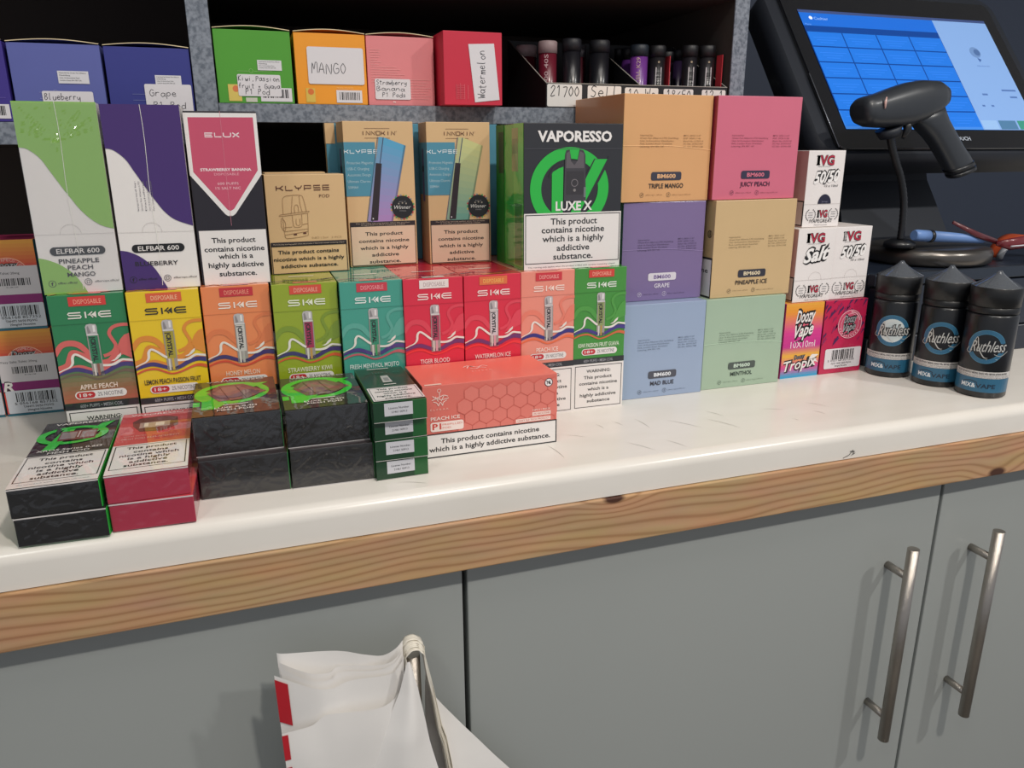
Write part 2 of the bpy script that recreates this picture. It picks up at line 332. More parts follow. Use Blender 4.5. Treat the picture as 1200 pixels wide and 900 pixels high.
    m4 = N.new('ShaderNodeMixRGB'); m4.inputs[0].default_value = .0; L.new(hs.outputs[0], m4.inputs[1]); L.new(m4.outputs[0], P.inputs['Base Color']); P.inputs['Roughness'].default_value = .42
    P.inputs['Coat Weight'].default_value = .15; P.inputs['Coat Roughness'].default_value = .25
    return M
def stone_mat():
    M = bpy.data.materials.new('grey_speckled_edging'); M.use_nodes = True; nt = M.node_tree; N, L = nt.nodes, nt.links; P = N['Principled BSDF']
    tc = N.new('ShaderNodeTexCoord'); n = N.new('ShaderNodeTexNoise'); n.inputs['Scale'].default_value = 220; n.inputs['Detail'].default_value = 6; L.new(tc.outputs['Object'], n.inputs[0])
    n3 = N.new('ShaderNodeTexNoise'); n3.inputs['Scale'].default_value = 420; n3.inputs['Detail'].default_value = 2; L.new(tc.outputs['Object'], n3.inputs[0])
    ad = N.new('ShaderNodeMath'); ad.operation = 'MULTIPLY_ADD'; ad.inputs[1].default_value = .5; L.new(n3.outputs['Fac'], ad.inputs[0]); L.new(n.outputs['Fac'], ad.inputs[2])
    cr = N.new('ShaderNodeValToRGB'); cr.color_ramp.elements[0].position = .58; cr.color_ramp.elements[0].color = lin('#5c6470'); cr.color_ramp.elements[1].position = .86; cr.color_ramp.elements[1].color = lin('#858c97')
    L.new(ad.outputs[0], cr.inputs[0]); L.new(cr.outputs[0], P.inputs['Base Color']); P.inputs['Roughness'].default_value = .5
    return M
M_TOP, M_WOOD, M_STONE = worktop_mat(), wood_mat(), stone_mat()
M_DARK = mat('dark_shelf_board', '#3e3733', .7); M_BACK = mat('dark_back_board', '#4c423d', .8)
M_DOOR = mat('grey_gloss_door', '#9da19f', .32, coat=.25, coatr=.12, var=.03, vscale=3)
M_STEEL = mat('brushed_steel', '#b3aca4', .30, 1, bump=.25, bscale=900, var=.05, vscale=200)
M_BLK = mat('black_plastic', '#15171b', .38, coat=.2, coatr=.2); M_BLKM = mat('matt_black_plastic', '#1d222c', .55)
M_WALL_GLOW = mat('dark_wall_screen_glow', '#2c3547', .6)  # the till's blue glow is put into the dark wall colour
# ------------------------------------------------------------------ room shell
bm = bmesh.new(); box(bm, -2.2, 3.2, -2.2, 1.5, -.96, -.92); struct(obj('floor', bm, None, mat('grey_floor_vinyl', '#6d6a66', .5, bump=.1, vscale=6)))
bm = bmesh.new(); box(bm, -2.2, 3.2, 1.42, 1.5, -.92, 1.5); struct(obj('wall_back', bm, None, M_WALL_GLOW))
bm = bmesh.new(); box(bm, -2.2, 3.2, -2.2, 1.5, 1.5, 1.56); struct(obj('ceiling', bm, None, mat('white_ceiling', '#c8c4bc', .8)))
# ------------------------------------------------------------------ worktop, edging
XL, XR = -.9, 1.7
def profile_strip(name, parent, prof, m):
    bm = bmesh.new(); A = [bm.verts.new((XL, y, z)) for y, z in prof]; B = [bm.verts.new((XR, y, z)) for y, z in prof]; n = len(prof)
    for i in range(n):
        f = bm.faces.new((A[i], A[(i+1) % n], B[(i+1) % n], B[i])); f.smooth = True
    bm.faces.new(A[::-1]); bm.faces.new(B); bmesh.ops.recalc_face_normals(bm, faces=bm.faces)
    o = obj(name, bm, parent, m)
    o.data.set_sharp_from_angle(angle=math.radians(35))
    return o
wt = thing('worktop', 'long white laminate worktop with rounded nose and pine edging that carries all the boxes', 'worktop', (0, 0, 0))
prof = [(1.30, -.001), (.5735, -.001)]
r = .011
prof = [(1.30, 0), (.5720, 0)] + [(.572 - r*math.sin(a), -r + r*math.cos(a)) for a in [math.radians(d) for d in range(10, 91, 10)]] + [(.561, -.0295), (1.30, -.0295)]
o = profile_strip('laminate_top', wt, prof, M_TOP)
bm = bmesh.new(); box(bm, XL, XR, .558, .5745, -.0752, -.0302, .0012, seg=2); obj('pine_edge', bm, wt, M_WOOD)
sp = Print(1, 1)
for (a, b), (c, d) in [((.2491,.6254),(.2527,.5907)),((.3222,.605),(.3375,.5784)),((.3597,.5975),(.3688,.5765)),((.36,.6619),(.3618,.6342)),((.3347,.6641),(.34,.6487)),((.3155,.6608),(.3186,.6478)),((.3888,.6481),(.41,.6169)),((.429,.6371),(.4454,.6042)),((.4407,.6594),(.4499,.6401)),((.2767,.6425),(.2916,.631)),((.558,.6493),(.5725,.6275)),((.4978,.6464),(.5226,.6358)),((.5469,.6231),(.5526,.6093)),((.5104,.6094),(.5132,.6025)),((.103,.587),(.125,.577))]:
    k = Vector((c-a, d-b)); n = Vector((-k.y, k.x)).normalized()*.0012
    sp.line([(a,b),((a+c)/2+n.x,(b+d)/2+n.y),(c,d)], [.0001,.0004,.0001], '#7d7468', 1, sm=4, raw=True, clip=False)
sp.build('scratches', wt, lambda x, y, z: (x, y, z+.0001), 'matte', 'fine dark scratches')['kind'] = 'stuff'
sp = Print(1, 1)
for pts in ([(.5354,-.0278),(.539,-.0265),(.5422,-.0255)],[(.5422,-.0255),(.545,-.0225),(.5468,-.0205)],[(.543,-.0215),(.549,-.0225)],[(.545,-.026),(.5495,-.024)],[(.547,-.0215),(.5475,-.0255)]): sp.line(pts, .0007, '#4c4a48', 1, raw=True, clip=False)
sp.build('chip_mark', wt, lambda x, y, z: (x, .5608-z-.0002, y), 'matte', 'small black chip mark on the worktop nose')['kind'] = 'stuff'
# ------------------------------------------------------------------ base cabinets
def door_cab(x0, x1, hx, label):
    c = thing('base_cabinet', label, 'cabinet', (x0, .577, -.92), 0, 'grey base cabinets under the worktop'); w_ = x1-x0; H_ = .92-.0305
    bm = bmesh.new(); box(bm, .001, w_-.001, .020, .52, .10, H_-.001, .001); obj('body', bm, c, mat('cabinet_carcass', '#3a3d40', .6))
    bm = bmesh.new(); box(bm, .001, w_-.001, .07, .085, 0, .10); obj('plinth', bm, c, M_DARK)
    bm = bmesh.new(); box(bm, .0022, w_-.0022, -.002, .0185, .105, H_-.002, .0012, seg=2); d = obj('door', bm, c, M_DOOR)
    def zz(z): return z+.92
    bm = bmesh.new(); tube(bm, [(hx-x0, -.032, zz(-.3735)), (hx-x0, -.032, zz(-.1355))], .0060, 20)
    bmesh.ops.recalc_face_normals(bm, faces=bm.faces)
    h = obj('handle_bar', bm, d, M_STEEL)
    for zp in (-.1695, -.345):
        bm = bmesh.new(); tube(bm, [(hx-x0, -.0022, zz(zp)), (hx-x0, -.032+.002, zz(zp))], .0042, 14); obj('handle_post', bm, d, M_STEEL)
    return c
door_cab(-.382, .1545, .1005, 'grey base cabinet whose steel handle carries the white carrier bags')
door_cab(.1545, .690, .6275, 'wide grey base cabinet in the middle with a free steel bar handle at its right')
door_cab(.690, 1.2255, .7460, 'rightmost grey base cabinet, steel bar handle at its left edge')
door_cab(-.9185, -.382, -.436, 'grey base cabinet at far left, only a corner of its door showing')
# ------------------------------------------------------------------ shelf unit
sh = thing('shelf_unit', 'dark shelf unit with grey speckled front edges standing at the back of the worktop', 'shelf unit', (0, .85, 0))
def board(name, x0, x1, z0, z1, m1, y0=.0012, y1=.36):
    bm = bmesh.new(); box(bm, x0, x1, y0, y1, z0, z1); b = obj(name, bm, sh, m1); return b
def edge(x0, x1, z0, z1, par, y0=-.0012):
    bm = bmesh.new(); box(bm, x0, x1, y0, .0010, z0, z1, .0004); obj('edge_strip', bm, par, M_STONE, label='grey speckled edge strip')
b = board('divider', -.0275, -.0081, .0002, .75, M_DARK); edge(-.0278, -.0078, .0002, .75, b)
b = board('divider', .5703, .5894, .2100, .75, M_DARK); edge(.570, .5897, .2100, .75, b)
b = board('divider', -.682, -.663, .0002, .75, M_DARK); edge(-.6825, -.6625, .0002, .75, b)
b = board('shelf', -.6625, -.0282, .2690, .2878, M_DARK); edge(-.6622, -.0282, .2686, .2882, b)
b = board('shelf', -.0075, .5698, .2900, .3068, M_DARK); edge(-.0074, .5696, .2895, .3072, b)
b = board('shelf', -.0075, .5698, .4290, .4470, M_DARK); edge(-.0074, .5696, .4286, .4474, b)
b = board('shelf', -.6625, -.0282, .4690, .4880, M_DARK); edge(-.6622, -.0282, .4686, .4884, b)
bm = bmesh.new(); box(bm, -.682, .5894, .3605, .367, .0002, .75); obj('back_board', bm, sh, M_BACK)
# ------------------------------------------------------------------ cartons
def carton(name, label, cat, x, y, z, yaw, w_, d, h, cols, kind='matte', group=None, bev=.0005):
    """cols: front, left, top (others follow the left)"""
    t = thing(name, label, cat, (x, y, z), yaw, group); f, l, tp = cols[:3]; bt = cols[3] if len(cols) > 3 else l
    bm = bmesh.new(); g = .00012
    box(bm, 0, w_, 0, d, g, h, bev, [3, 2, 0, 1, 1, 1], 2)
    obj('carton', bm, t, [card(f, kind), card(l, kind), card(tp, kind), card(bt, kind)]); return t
W, K = '#e9e4e1', '#17171b'
WARN = ('This product', 'contains nicotine', 'which is a', 'highly addictive', 'substance.')
def warn_box(p, x0, y0, x1, y1, rows, t=.0007, bg=W, inset=0, bold=.016):
    p.rect(x0, y0, x1, y1, bg, 2); p.frame(x0+inset, y0+inset*p.w/p.h, x1-inset, y1-inset*p.w/p.h, t, K, 3)
    p.lines(rows, K, 4, bold)
# ---- vape display boxes with the wave pattern
def ske(i, name, label, x, y, yaw, front, name_c, tag_bg, tag_c, logo_c, wave, purple, red, stick, tube_c, low=None, wav2=None, text=None):
    w_, h, d = .0572, .1485, .135
    yaw = max(-.012, min(.012, yaw)); t = carton('vape_display_box', label, 'box', x, y, 0, yaw, w_, d, h, (front, front, front), 'film', 'wave-patterned vape boxes standing in a row')
    p = Print(w_, h)
    if low: p.grad(.0, .375, 1, .60, low, front, 1, 9)
    big = wave; w2 = wav2 or wave
    # broad pale waves behind
    p.line([(-.02,.66),(.08,.715),(.2,.728),(.32,.712),(.42,.665),(.5,.63)], [.0035,.0045,.005,.005,.004,.003], big, 2, 5)
    p.line([(1.02,.815),(.88,.815),(.78,.80),(.735,.77),(.765,.735),(.80,.70),(.77,.67),(.7,.65),(.62,.64)], .0028, big, 2, 5)
    p.poly([(1,.765),(.93,.755),(.87,.73),(.82,.69),(.76,.65),(.70,.62),(.80,.63),(.9,.645),(1,.66)], big, 2)
    if wav2:
        p.line([(-.02,.58),(.12,.60),(.17,.64),(.22,.672),(.33,.655),(.46,.62)], .0048, w2, 3, 5)
        p.line([(.58,.60),(.70,.61),(.8,.655),(.86,.665),(1.02,.63)], .0052, w2, 3, 5)
        p.line([(-.02,.555),(.15,.575),(.28,.585),(.45,.56),(.6,.565),(.8,.60),(1.02,.60)], .004, w2, 3, 5)
    p.line([(-.02,.562),(.06,.575),(.15,.59),(.195,.612),(.205,.645),(.245,.662),(.31,.65),(.42,.615),(.46,.608)], [.0009,.0009,.0012,.002,.0021,.0018,.0018,.002,.002], '#e8e2da', 5, 5)
    p.line([(.59,.587),(.68,.585),(.76,.592),(.85,.611),(.92,.609),(1.02,.602)], [.002,.002,.0022,.0019,.0018,.002], '#e8e2da', 5, 5)
    p.poly([(.70,.608),(.76,.618),(.80,.636),(.855,.652),(.85,.634),(.80,.617),(.75,.607)], '#e8e2da', 5)
    p.line([(-.02,.545),(.12,.567),(.25,.573),(.40,.553),(.5,.537),(.62,.547),(.76,.575),(.88,.586),(1.02,.578)], [.0015,.003,.0036,.0032,.0028,.0032,.0038,.0038,.0042], purple, 4, 6)
    p.line([(-.02,.518),(.13,.541),(.28,.543),(.42,.518),(.5,.508),(.62,.516),(.8,.543),(.9,.548),(1.02,.534)], [.0013,.0017,.0018,.0016,.0014,.0016,.002,.0028,.003], red, 4, 6)
    # tag and logo
    p.rect(.267, .936, .755, .989, tag_bg, 2); p.text('DISPOSABLE', .335, .948, .695, .974, tag_c, 3, .004)
    lw = .00105
    def L_(pts, wd=lw): p.line(pts, wd, logo_c, 3)
    L_([(.405,.899),(.25,.899),(.238,.893),(.25,.886),(.395,.884),(.405,.876),(.395,.869),(.232,.869)])
    L_([(.465,.902),(.465,.866)], .0012)
    p.line([(.495,.8835),(.53,.8835),(.56,.8675)], .0009, logo_c, 3); p.line([(.505,.8835),(.56,.9010)], .0009, logo_c, 3); p.poly([(.542,.884),(.605,.9025),(.605,.8655)], logo_c, 3)
    L_([(.80,.899),(.67,.899),(.64,.890),(.64,.878),(.67,.869),(.80,.869)]); L_([(.645,.884),(.80,.884)])
    p.line([(0,.834),(1,.834)], .00025, tuple(c*.55 for c in lin(front)[:3]), 3)
    # the device printed on the card
    p.poly([(.435,.772),(.432,.815),(.45,.828),(.50,.832),(.575,.828),(.585,.815),(.582,.775)], '#b9b5b6', 4)
    p.poly([(.455,.775),(.452,.812),(.47,.822),(.50,.78)], '#8a8588', 5); p.rect(.53,.785,.56,.822,'#e6e2e2',5)
    p.rect(.437,.528,.593,.772,'#9b948f',4); p.rect(.452,.60,.578,.762,stick,5); p.rect(.465,.53,.49,.60,'#d8d2ca',5); p.rect(.51,.53,.545,.60,tube_c,5); p.rect(.437,.765,.585,.774,'#d5d2d2',6)
    p.text('|CRYSTAL', .612, .480, .755, .540, K, 6, .045, rot=-90); p.rect(.487,.60,.503,.755,'#00000', 0) if False else None
    # words
    wd = {0: .30, 1: .72}.get(0); n_ = len(text); tw = min(.80, .046*n_)
    p.text(text, .5-tw/2-.01, .452, .5+tw/2-.01, .481, name_c, 4, .014)
    p.rrect(.155, .395, .855, .442, .01, W, 4); p.rrect(.172, .400, .425, .437, .01, '#c2262f', 5); p.text('18+', .215, .409, .385, .429, W, 6, .01); p.text('2% NICOTINE', .46, .407, .80, .431, '#77757a', 5, .006)
    p.rect(0, .335, 1, .373, '#26262b', 4); p.text('600+ PUFFS • MESH COIL', .20, .344, .78, .364, '#a0a0a6', 5, .006)
    rows = [('WARNING:', .26, .268, .74, .290), ('This product', .21, .223, .77, .246), ('contains nicotine', .12, .180, .88, .203), ('which is a', .29, .137, .71, .160), ('highly addictive', .14, .093, .86, .116), ('substance', .28, .050, .74, .073)]
    warn_box(p, 0, 0, 1, .333, rows, .0007, W, .035)
    p.build('front_print', t, front_map(w_), 'film')
    q = Print(w_, d); q.line([(.02,.02),(.2,.08),(.35,.02),(.5,.10),(.7,.05),(.98,.12)], .003, wave, 1, 5); q.line([(.0,.10),(.3,.14),(.6,.08),(1,.18)], .002, purple, 1, 5); q.rect(.33,.0,.70,.06,tag_bg,2)
    q.line([(.3,.3),(.7,.3)], .004, logo_c, 2); q.build('top_print', t, top_map(h), 'film')
    return t
RT, RW = '#d3342c', '#f0a98c'
SK = [
 ('apple green box marked apple peach at the left end of the row', -.1553, .7190, .02, '#1a7a48', '#f3ded0', RT, '#f0a48c', '#e9e4dc', '#d4625c', '#3d2f74', '#6b5a48', '#1f7a50', '#8a5a4a', '#b5604a', '#d4625c', 'APPLE PEACH'),
 ('bright yellow box marked lemon peach passion fruit, black lettering', -.0962, .7157, .03, '#e8c406', '#2a220c', '#dc5a30', '#f3c49c', '#1c1a12', '#dd8a2a', '#392c74', '#d4562a', '#a89a28', '#c8a838', None, '#dd8a2a', 'LEMON PEACH PASSION FRUIT'),
 ('orange box marked honey melon behind the left flat black pod boxes', -.0376, .7218, .015, '#e88650', '#f4d8c0', '#c42630', '#ee9a80', '#f4e6da', '#dd7846', '#3d2a6c', '#d44a30', '#c9c4bf', '#b0aca6', None, None, 'HONEY MELON'),
 ('olive green box marked strawberry kiwi with a magenta stick', .0212, .7140, -.04, '#93a51e', '#e6e6c0', '#d84a34', '#f2b09a', '#eef0dc', '#7c9424', '#3d2a6c', '#d4562a', '#a32752', '#c0924a', None, None, 'STRAWBERRY KIWI'),
 ('teal box marked fresh menthol mojito behind the dark green stack', .0794, .7059, -.055, '#3f9c8a', '#dcece6', '#c93546', '#f0a0a4', '#e6f0ec', '#58a898', '#4a3a80', '#c2606a', '#2c8a6c', '#3c9a5c', None, None, 'FRESH MENTHOL MOJITO'),
 ('red box marked tiger blood with a white disposable tag', .1367, .7024, .01, '#d81f3f', '#f8d8d4', '#ece2de', '#b8a4a4', '#f6e0dc', '#dc3e52', '#6a2c6c', '#ee2f34', '#a83a58', '#d49aa8', None, None, 'TIGER BLOOD'),
 ('red box marked watermelon ice with an orange disposable tag', .1950, .7031, .02, '#d9213f', '#f8d8d4', '#e0703c', '#f2c060', '#f6e0dc', '#de4054', '#6a2c6c', '#ee2f34', '#cfc8cc', '#d49aa8', None, None, 'WATERMELON ICE'),
 ('salmon box marked peach ice behind the flat coral box', .2536, .7066, .03, '#ea8f7c', '#fbe2d6', '#cf2f3a', '#f0a8a0', '#fae0d4', '#e87f6a', '#33287c', '#ea6c3c', '#b8acac', '#9a8a8c', None, None, 'PEACH ICE'),
 ('leaf green box marked kiwi passion fruit guava at the right end of the row', .3113, .7084, -.036, '#3f8f34', '#e4efd8', '#d23c30', '#f4b09a', '#e8efe2', '#4c9a3e', '#433284', '#d0663c', '#8f9a62', '#b09038', None, None, 'KIWI PASSION FRUIT GUAVA')]
for i, s in enumerate(SK): ske(i, 'vape', s[0], *s[1:4], s[4], s[5], s[6], s[7], s[8], s[9], s[10], s[11], s[12], s[13], s[14], s[15], s[16])
ZU = .1487
# ---- tall two-tone boxes on top of the row
def elf(x, y, yaw, w_, h, col, names, label, blob_top, blob_low, lower_c):
    t = carton('tall_vape_box', label, 'box', x, y, ZU, yaw, w_, .07, h, (W, W, W), 'gloss')
    p = Print(w_, h)
    up = smooth_pts(blob_top, 6); p.poly([(0,1)] + up + [(1,1)], col, 1)
    lo = smooth_pts(blob_low, 6); p.poly([(0,0)] + lo, lower_c, 1)
    p.line([(0,.323),(1,.321)], .0002, '#c0bcba', 2); p.ring(.45,.323,.0075,.0077,'#b5b0ae',2,0,180,18)
    p.rrect(.155, .209, .85, .255, .02, '#141416', 3); p.text('ELFBAR 600', .235, .219, .775, .245, W, 4, .008)
    for n_, x0, x1, y0 in names: p.text(n_, x0, y0, x1, y0+.024, '#26242a', 4, .012)
    p.ring(.119,.058,.0024,.0028,'#1c1c20',3); p.text('f', .105,.049,.133,.067,'#1c1c20',4,.03); p.text('elfbar.official', .19,.054,.43,.066,'#1c1c20',4,0)
    p.ring(.573,.060,.0024,.0028,'#4a484c',3); p.ring(.573,.060,.0010,.0013,'#4a484c',3); p.frame(.552,.052,.594,.068,.00025,'#4a484c',3); p.text('elfbarvape.official', .655,.056,.965,.067,'#4a484c',4,0)
    p.build('front_print', t, front_map(w_), 'gloss'); return t
e1 = elf(-.1572, .7255, .045, .0585, .1509, '#8bbb55', [('PINEAPPLE', .245, .75, .166), ('PEACH', .342, .66, .130), ('MANGO', .324, .678, .092)], 'tall white and lime green box marked pineapple peach mango, top row at left',
    [(0,.773),(.098,.764),(.229,.718),(.328,.648),(.448,.56),(.523,.510),(.606,.455),(.726,.40),(.858,.362),(1.0,.344)], [(0,.2),(.116,.187),(.263,.157),(.405,.106),(.492,.048),(.55,.0)], '#8bbb55')
e2 = elf(-.0964, .7263, .0, .0592, .1496, '#43296e', [('BLUEBERRY', .17, .74, .135)], 'tall white and purple box marked blueberry beside the lime one',
    [(0,.773),(.098,.764),(.229,.718),(.328,.648),(.448,.56),(.55,.49),(.65,.43),(.78,.385),(1.0,.35)], [(0,.225),(.116,.215),(.263,.182),(.405,.125),(.492,.06),(.56,.0)], '#43296e')
p = Print(.0592, .1496)
for k, t_ in enumerate(('Imported by:', 'Green Fun Alliance LTD', 'Dashifang', 'Unit 16 Knowhow Distribution', 'Park, London Road, Grantham')): p.text(t_, .40, .34+.025*k, .57+.03*(k % 3), .352+.025*k, '#6a666a', 3, 0, rot=90) if k < 0 else p.text(t_, .44, .30+.05*k, .60, .32+.05*k, '#77737a', 3, 0, rot=90)
p.build('address_print', e2, front_map(.0592), 'gloss')
def seam_film(parent, w_, h, seed, crumple):
    q = Print(w_, h); r = random.Random(seed)
    q.line([(.50+.01*math.sin(k), 1-k*.1*.98) for k in range(0, 11)], .00035, '#f4f2ea', 7)
    q.build('film_seam', parent, front_map(w_), 'film')
    if crumple:
        bm = bmesh.new()
        def fn(u, v):
            v0 = v; y = h*(.01+.985*v); x = u*w_; v = max(0, (v-.74)/.26); ridge = 0
            for k in range(9):
                a = (k-4)*.27; lx = .45+(v-.25)*math.tan(a)*1.0
                if v > .25: ridge += max(0, 1-abs(u-lx)*22)*(.5+.5*noise.noise(Vector((k*3.1, v*14, seed))))
            ridge += max(0, 1-abs(u-.45)*20)*.9
            return (x, -.0011-.0013*ridge*min(1, 8*v)*min(1, 5*(1-v)+.2)*min(1, 9*u)*min(1, 9*(1-u)), y)
        grid(bm, 44, 84, fn, smooth=False); obj('crumpled_film', bm, parent, film_mat('crumpled_film', .17, .10), label='crumpled clear film catching the light')
seam_film(e1, .0585, .1509, 3, True); seam_film(e2, .0592, .1496, 5, False)
# ---- black box with pink shield
w_, h = .0582, .1455
t = carton('shield_vape_box', 'narrow black box with a pink pointed shield marked strawberry banana', 'box', -.0354, .7330, ZU, -.03, w_, .07, h, ('#201c26', '#201c26', '#e3dfdc'), 'gloss')
p = Print(w_, h)
p.poly([(0,.99),(1,.99),(1,.645),(.575,.418),(.53,.406),(.47,.406),(.43,.418),(0,.645)], '#eae6e4', 1)
p.poly([(.057,.965),(.95,.967),(.95,.668),(.56,.447),(.51,.436),(.47,.443),(.053,.662)], '#c7506c', 2)
lw = .0009
for pts in ([(.37,.879),(.265,.879),(.265,.858),(.37,.858)],[(.27,.868),(.36,.868)],[(.40,.881),(.40,.858),(.49,.858)],[(.52,.881),(.52,.862),(.54,.858),(.60,.858),(.62,.862),(.62,.881)],[(.645,.881),(.735,.857)],[(.645,.857),(.735,.881)]): p.line(pts, lw, '#f0dfe2', 3)
p.text('STRAWBERRY BANANA', .15, .667, .86, .682, '#f3e2e4', 3, .03); p.text('DISPOSABLE', .335, .642, .68, .656, '#eeb3be', 3, -.004)
p.text('600 PUFFS', .367, .588, .662, .602, '#f0c8cf', 3, 0); p.text('1% SALT NIC', .333, .561, .687, .576, '#f0c8cf', 3, 0)
p.ring(.5,.36,.007,.00715,'#3a3640',2,20,160,16)
rows = [(a, x0, y0, x1, y0+.030) for a, x0, y0, x1 in zip(WARN, (.195,.079,.268,.114,.254), (.250,.198,.154,.102,.049), (.823,.942,.765,.91,.797))]
p.rect(.03,.0,.985,.323,W,2); p.lines(rows, K, 4, .018)
p.line([(.5,1),(.5,.35)], .00025, '#d98a9b', 5); p.build('front_print', t, front_map(w_), 'gloss')
# ---- kraft pod box
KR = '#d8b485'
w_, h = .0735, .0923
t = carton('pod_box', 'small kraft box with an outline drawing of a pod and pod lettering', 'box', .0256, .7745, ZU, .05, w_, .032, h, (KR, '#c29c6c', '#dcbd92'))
p = Print(w_, h); BR = '#5b2e22'
def techy(p, word, x0, y0, x1, y1, col, wd, L=3):
    n = len(word); a = (x1-x0)/n; g = a*.14
    G = {'K': [[(0,1),(0,0)],[(0,.5),(.5,.5),(1,1)],[(.5,.5),(1,0)]], 'L': [[(0,1),(0,0),(1,0)]], 'Y': [[(0,1),(.2,.5),(.8,.5),(1,1)],[(.5,.5),(.5,0)]], 'P': [[(0,0),(0,1),(1,1),(1,.4),(0,.4)]],
         'S': [[(1,1),(0,1),(0,.5),(1,.5),(1,0),(0,0)]], 'E': [[(1,1),(0,1),(0,0),(1,0)],[(0,.5),(1,.5)]], 'I': [[(.5,1),(.5,0)]], 'N': [[(0,0),(0,1),(1,0),(1,1)]], 'O': [[(0,0),(0,1),(1,1),(1,0),(0,0)]]}
    for i, ch in enumerate(word):
        for st in G[ch]:
            p.line([(x0+a*i+g+x*(a-2*g), y0+y*(y1-y0)) for x, y in st], wd, col, L)
techy(p, 'KLYPSE', .125, .845, .82, .890, BR, .00085); p.text('POD', .668, .768, .80, .800, BR, 3, -.005)
for pts in ([(.20,.61),(.205,.75),(.235,.785),(.30,.795),(.43,.795),(.465,.76),(.495,.625)],[(.165,.605),(.50,.632),(.52,.628)],[(.165,.605),(.17,.59),(.515,.615)],[(.19,.58),(.20,.39),(.25,.365),(.47,.385),(.495,.42),(.505,.61)],
    [(.30,.61),(.315,.70),(.33,.785)],[(.44,.625),(.42,.70),(.415,.79)],[(.345,.62),(.345,.68),(.365,.70),(.39,.69),(.395,.63)],[(.17,.57),(.165,.49),(.195,.44),(.215,.46),(.215,.53),(.18,.57)],[(.31,.60),(.315,.50),(.34,.475),(.41,.48),(.425,.51),(.43,.61)],
    [(.20,.475),(.30,.48)],[(.43,.50),(.50,.51)],[(.20,.435),(.50,.455)],[(.20,.40),(.50,.43)],[(.355,.56),(.355,.50),(.40,.50),(.40,.56)]): p.line(pts, .0004, '#9b7550', 3, 3)
p.rect(.31,.395,.35,.41,BR,3); p.rect(.43,.405,.47,.42,BR,3)
p.text('0.8Ω | 2ml', .535, .352, .745, .372, '#a98862', 3, -.005); p.text('3 PCS', .79, .350, .92, .370, '#a98862', 3, -.005)
p.rect(.01,.283,.985,.327,'#2b2226',3); p.text('The following warning applies when this product is filled with nicotine containing e-liquid', .04,.300,.95,.311,'#c9b6a2',4,0)
p.frame(.01,.0,.985,.295,.0007,K,3); p.lines([('This product contains',.094,.206,.875,.244),('nicotine which is a highly',.034,.134,.941,.170),('addictive substance.',.118,.062,.853,.098)], K, 4, .016)
p.build('front_print', t, front_map(w_))
bm = bmesh.new(); box(bm, .004, .062, .002, .025, .0, .0935, .0005); obj('spare_carton', bm, t, card(KR), loc=(0,.034,0))
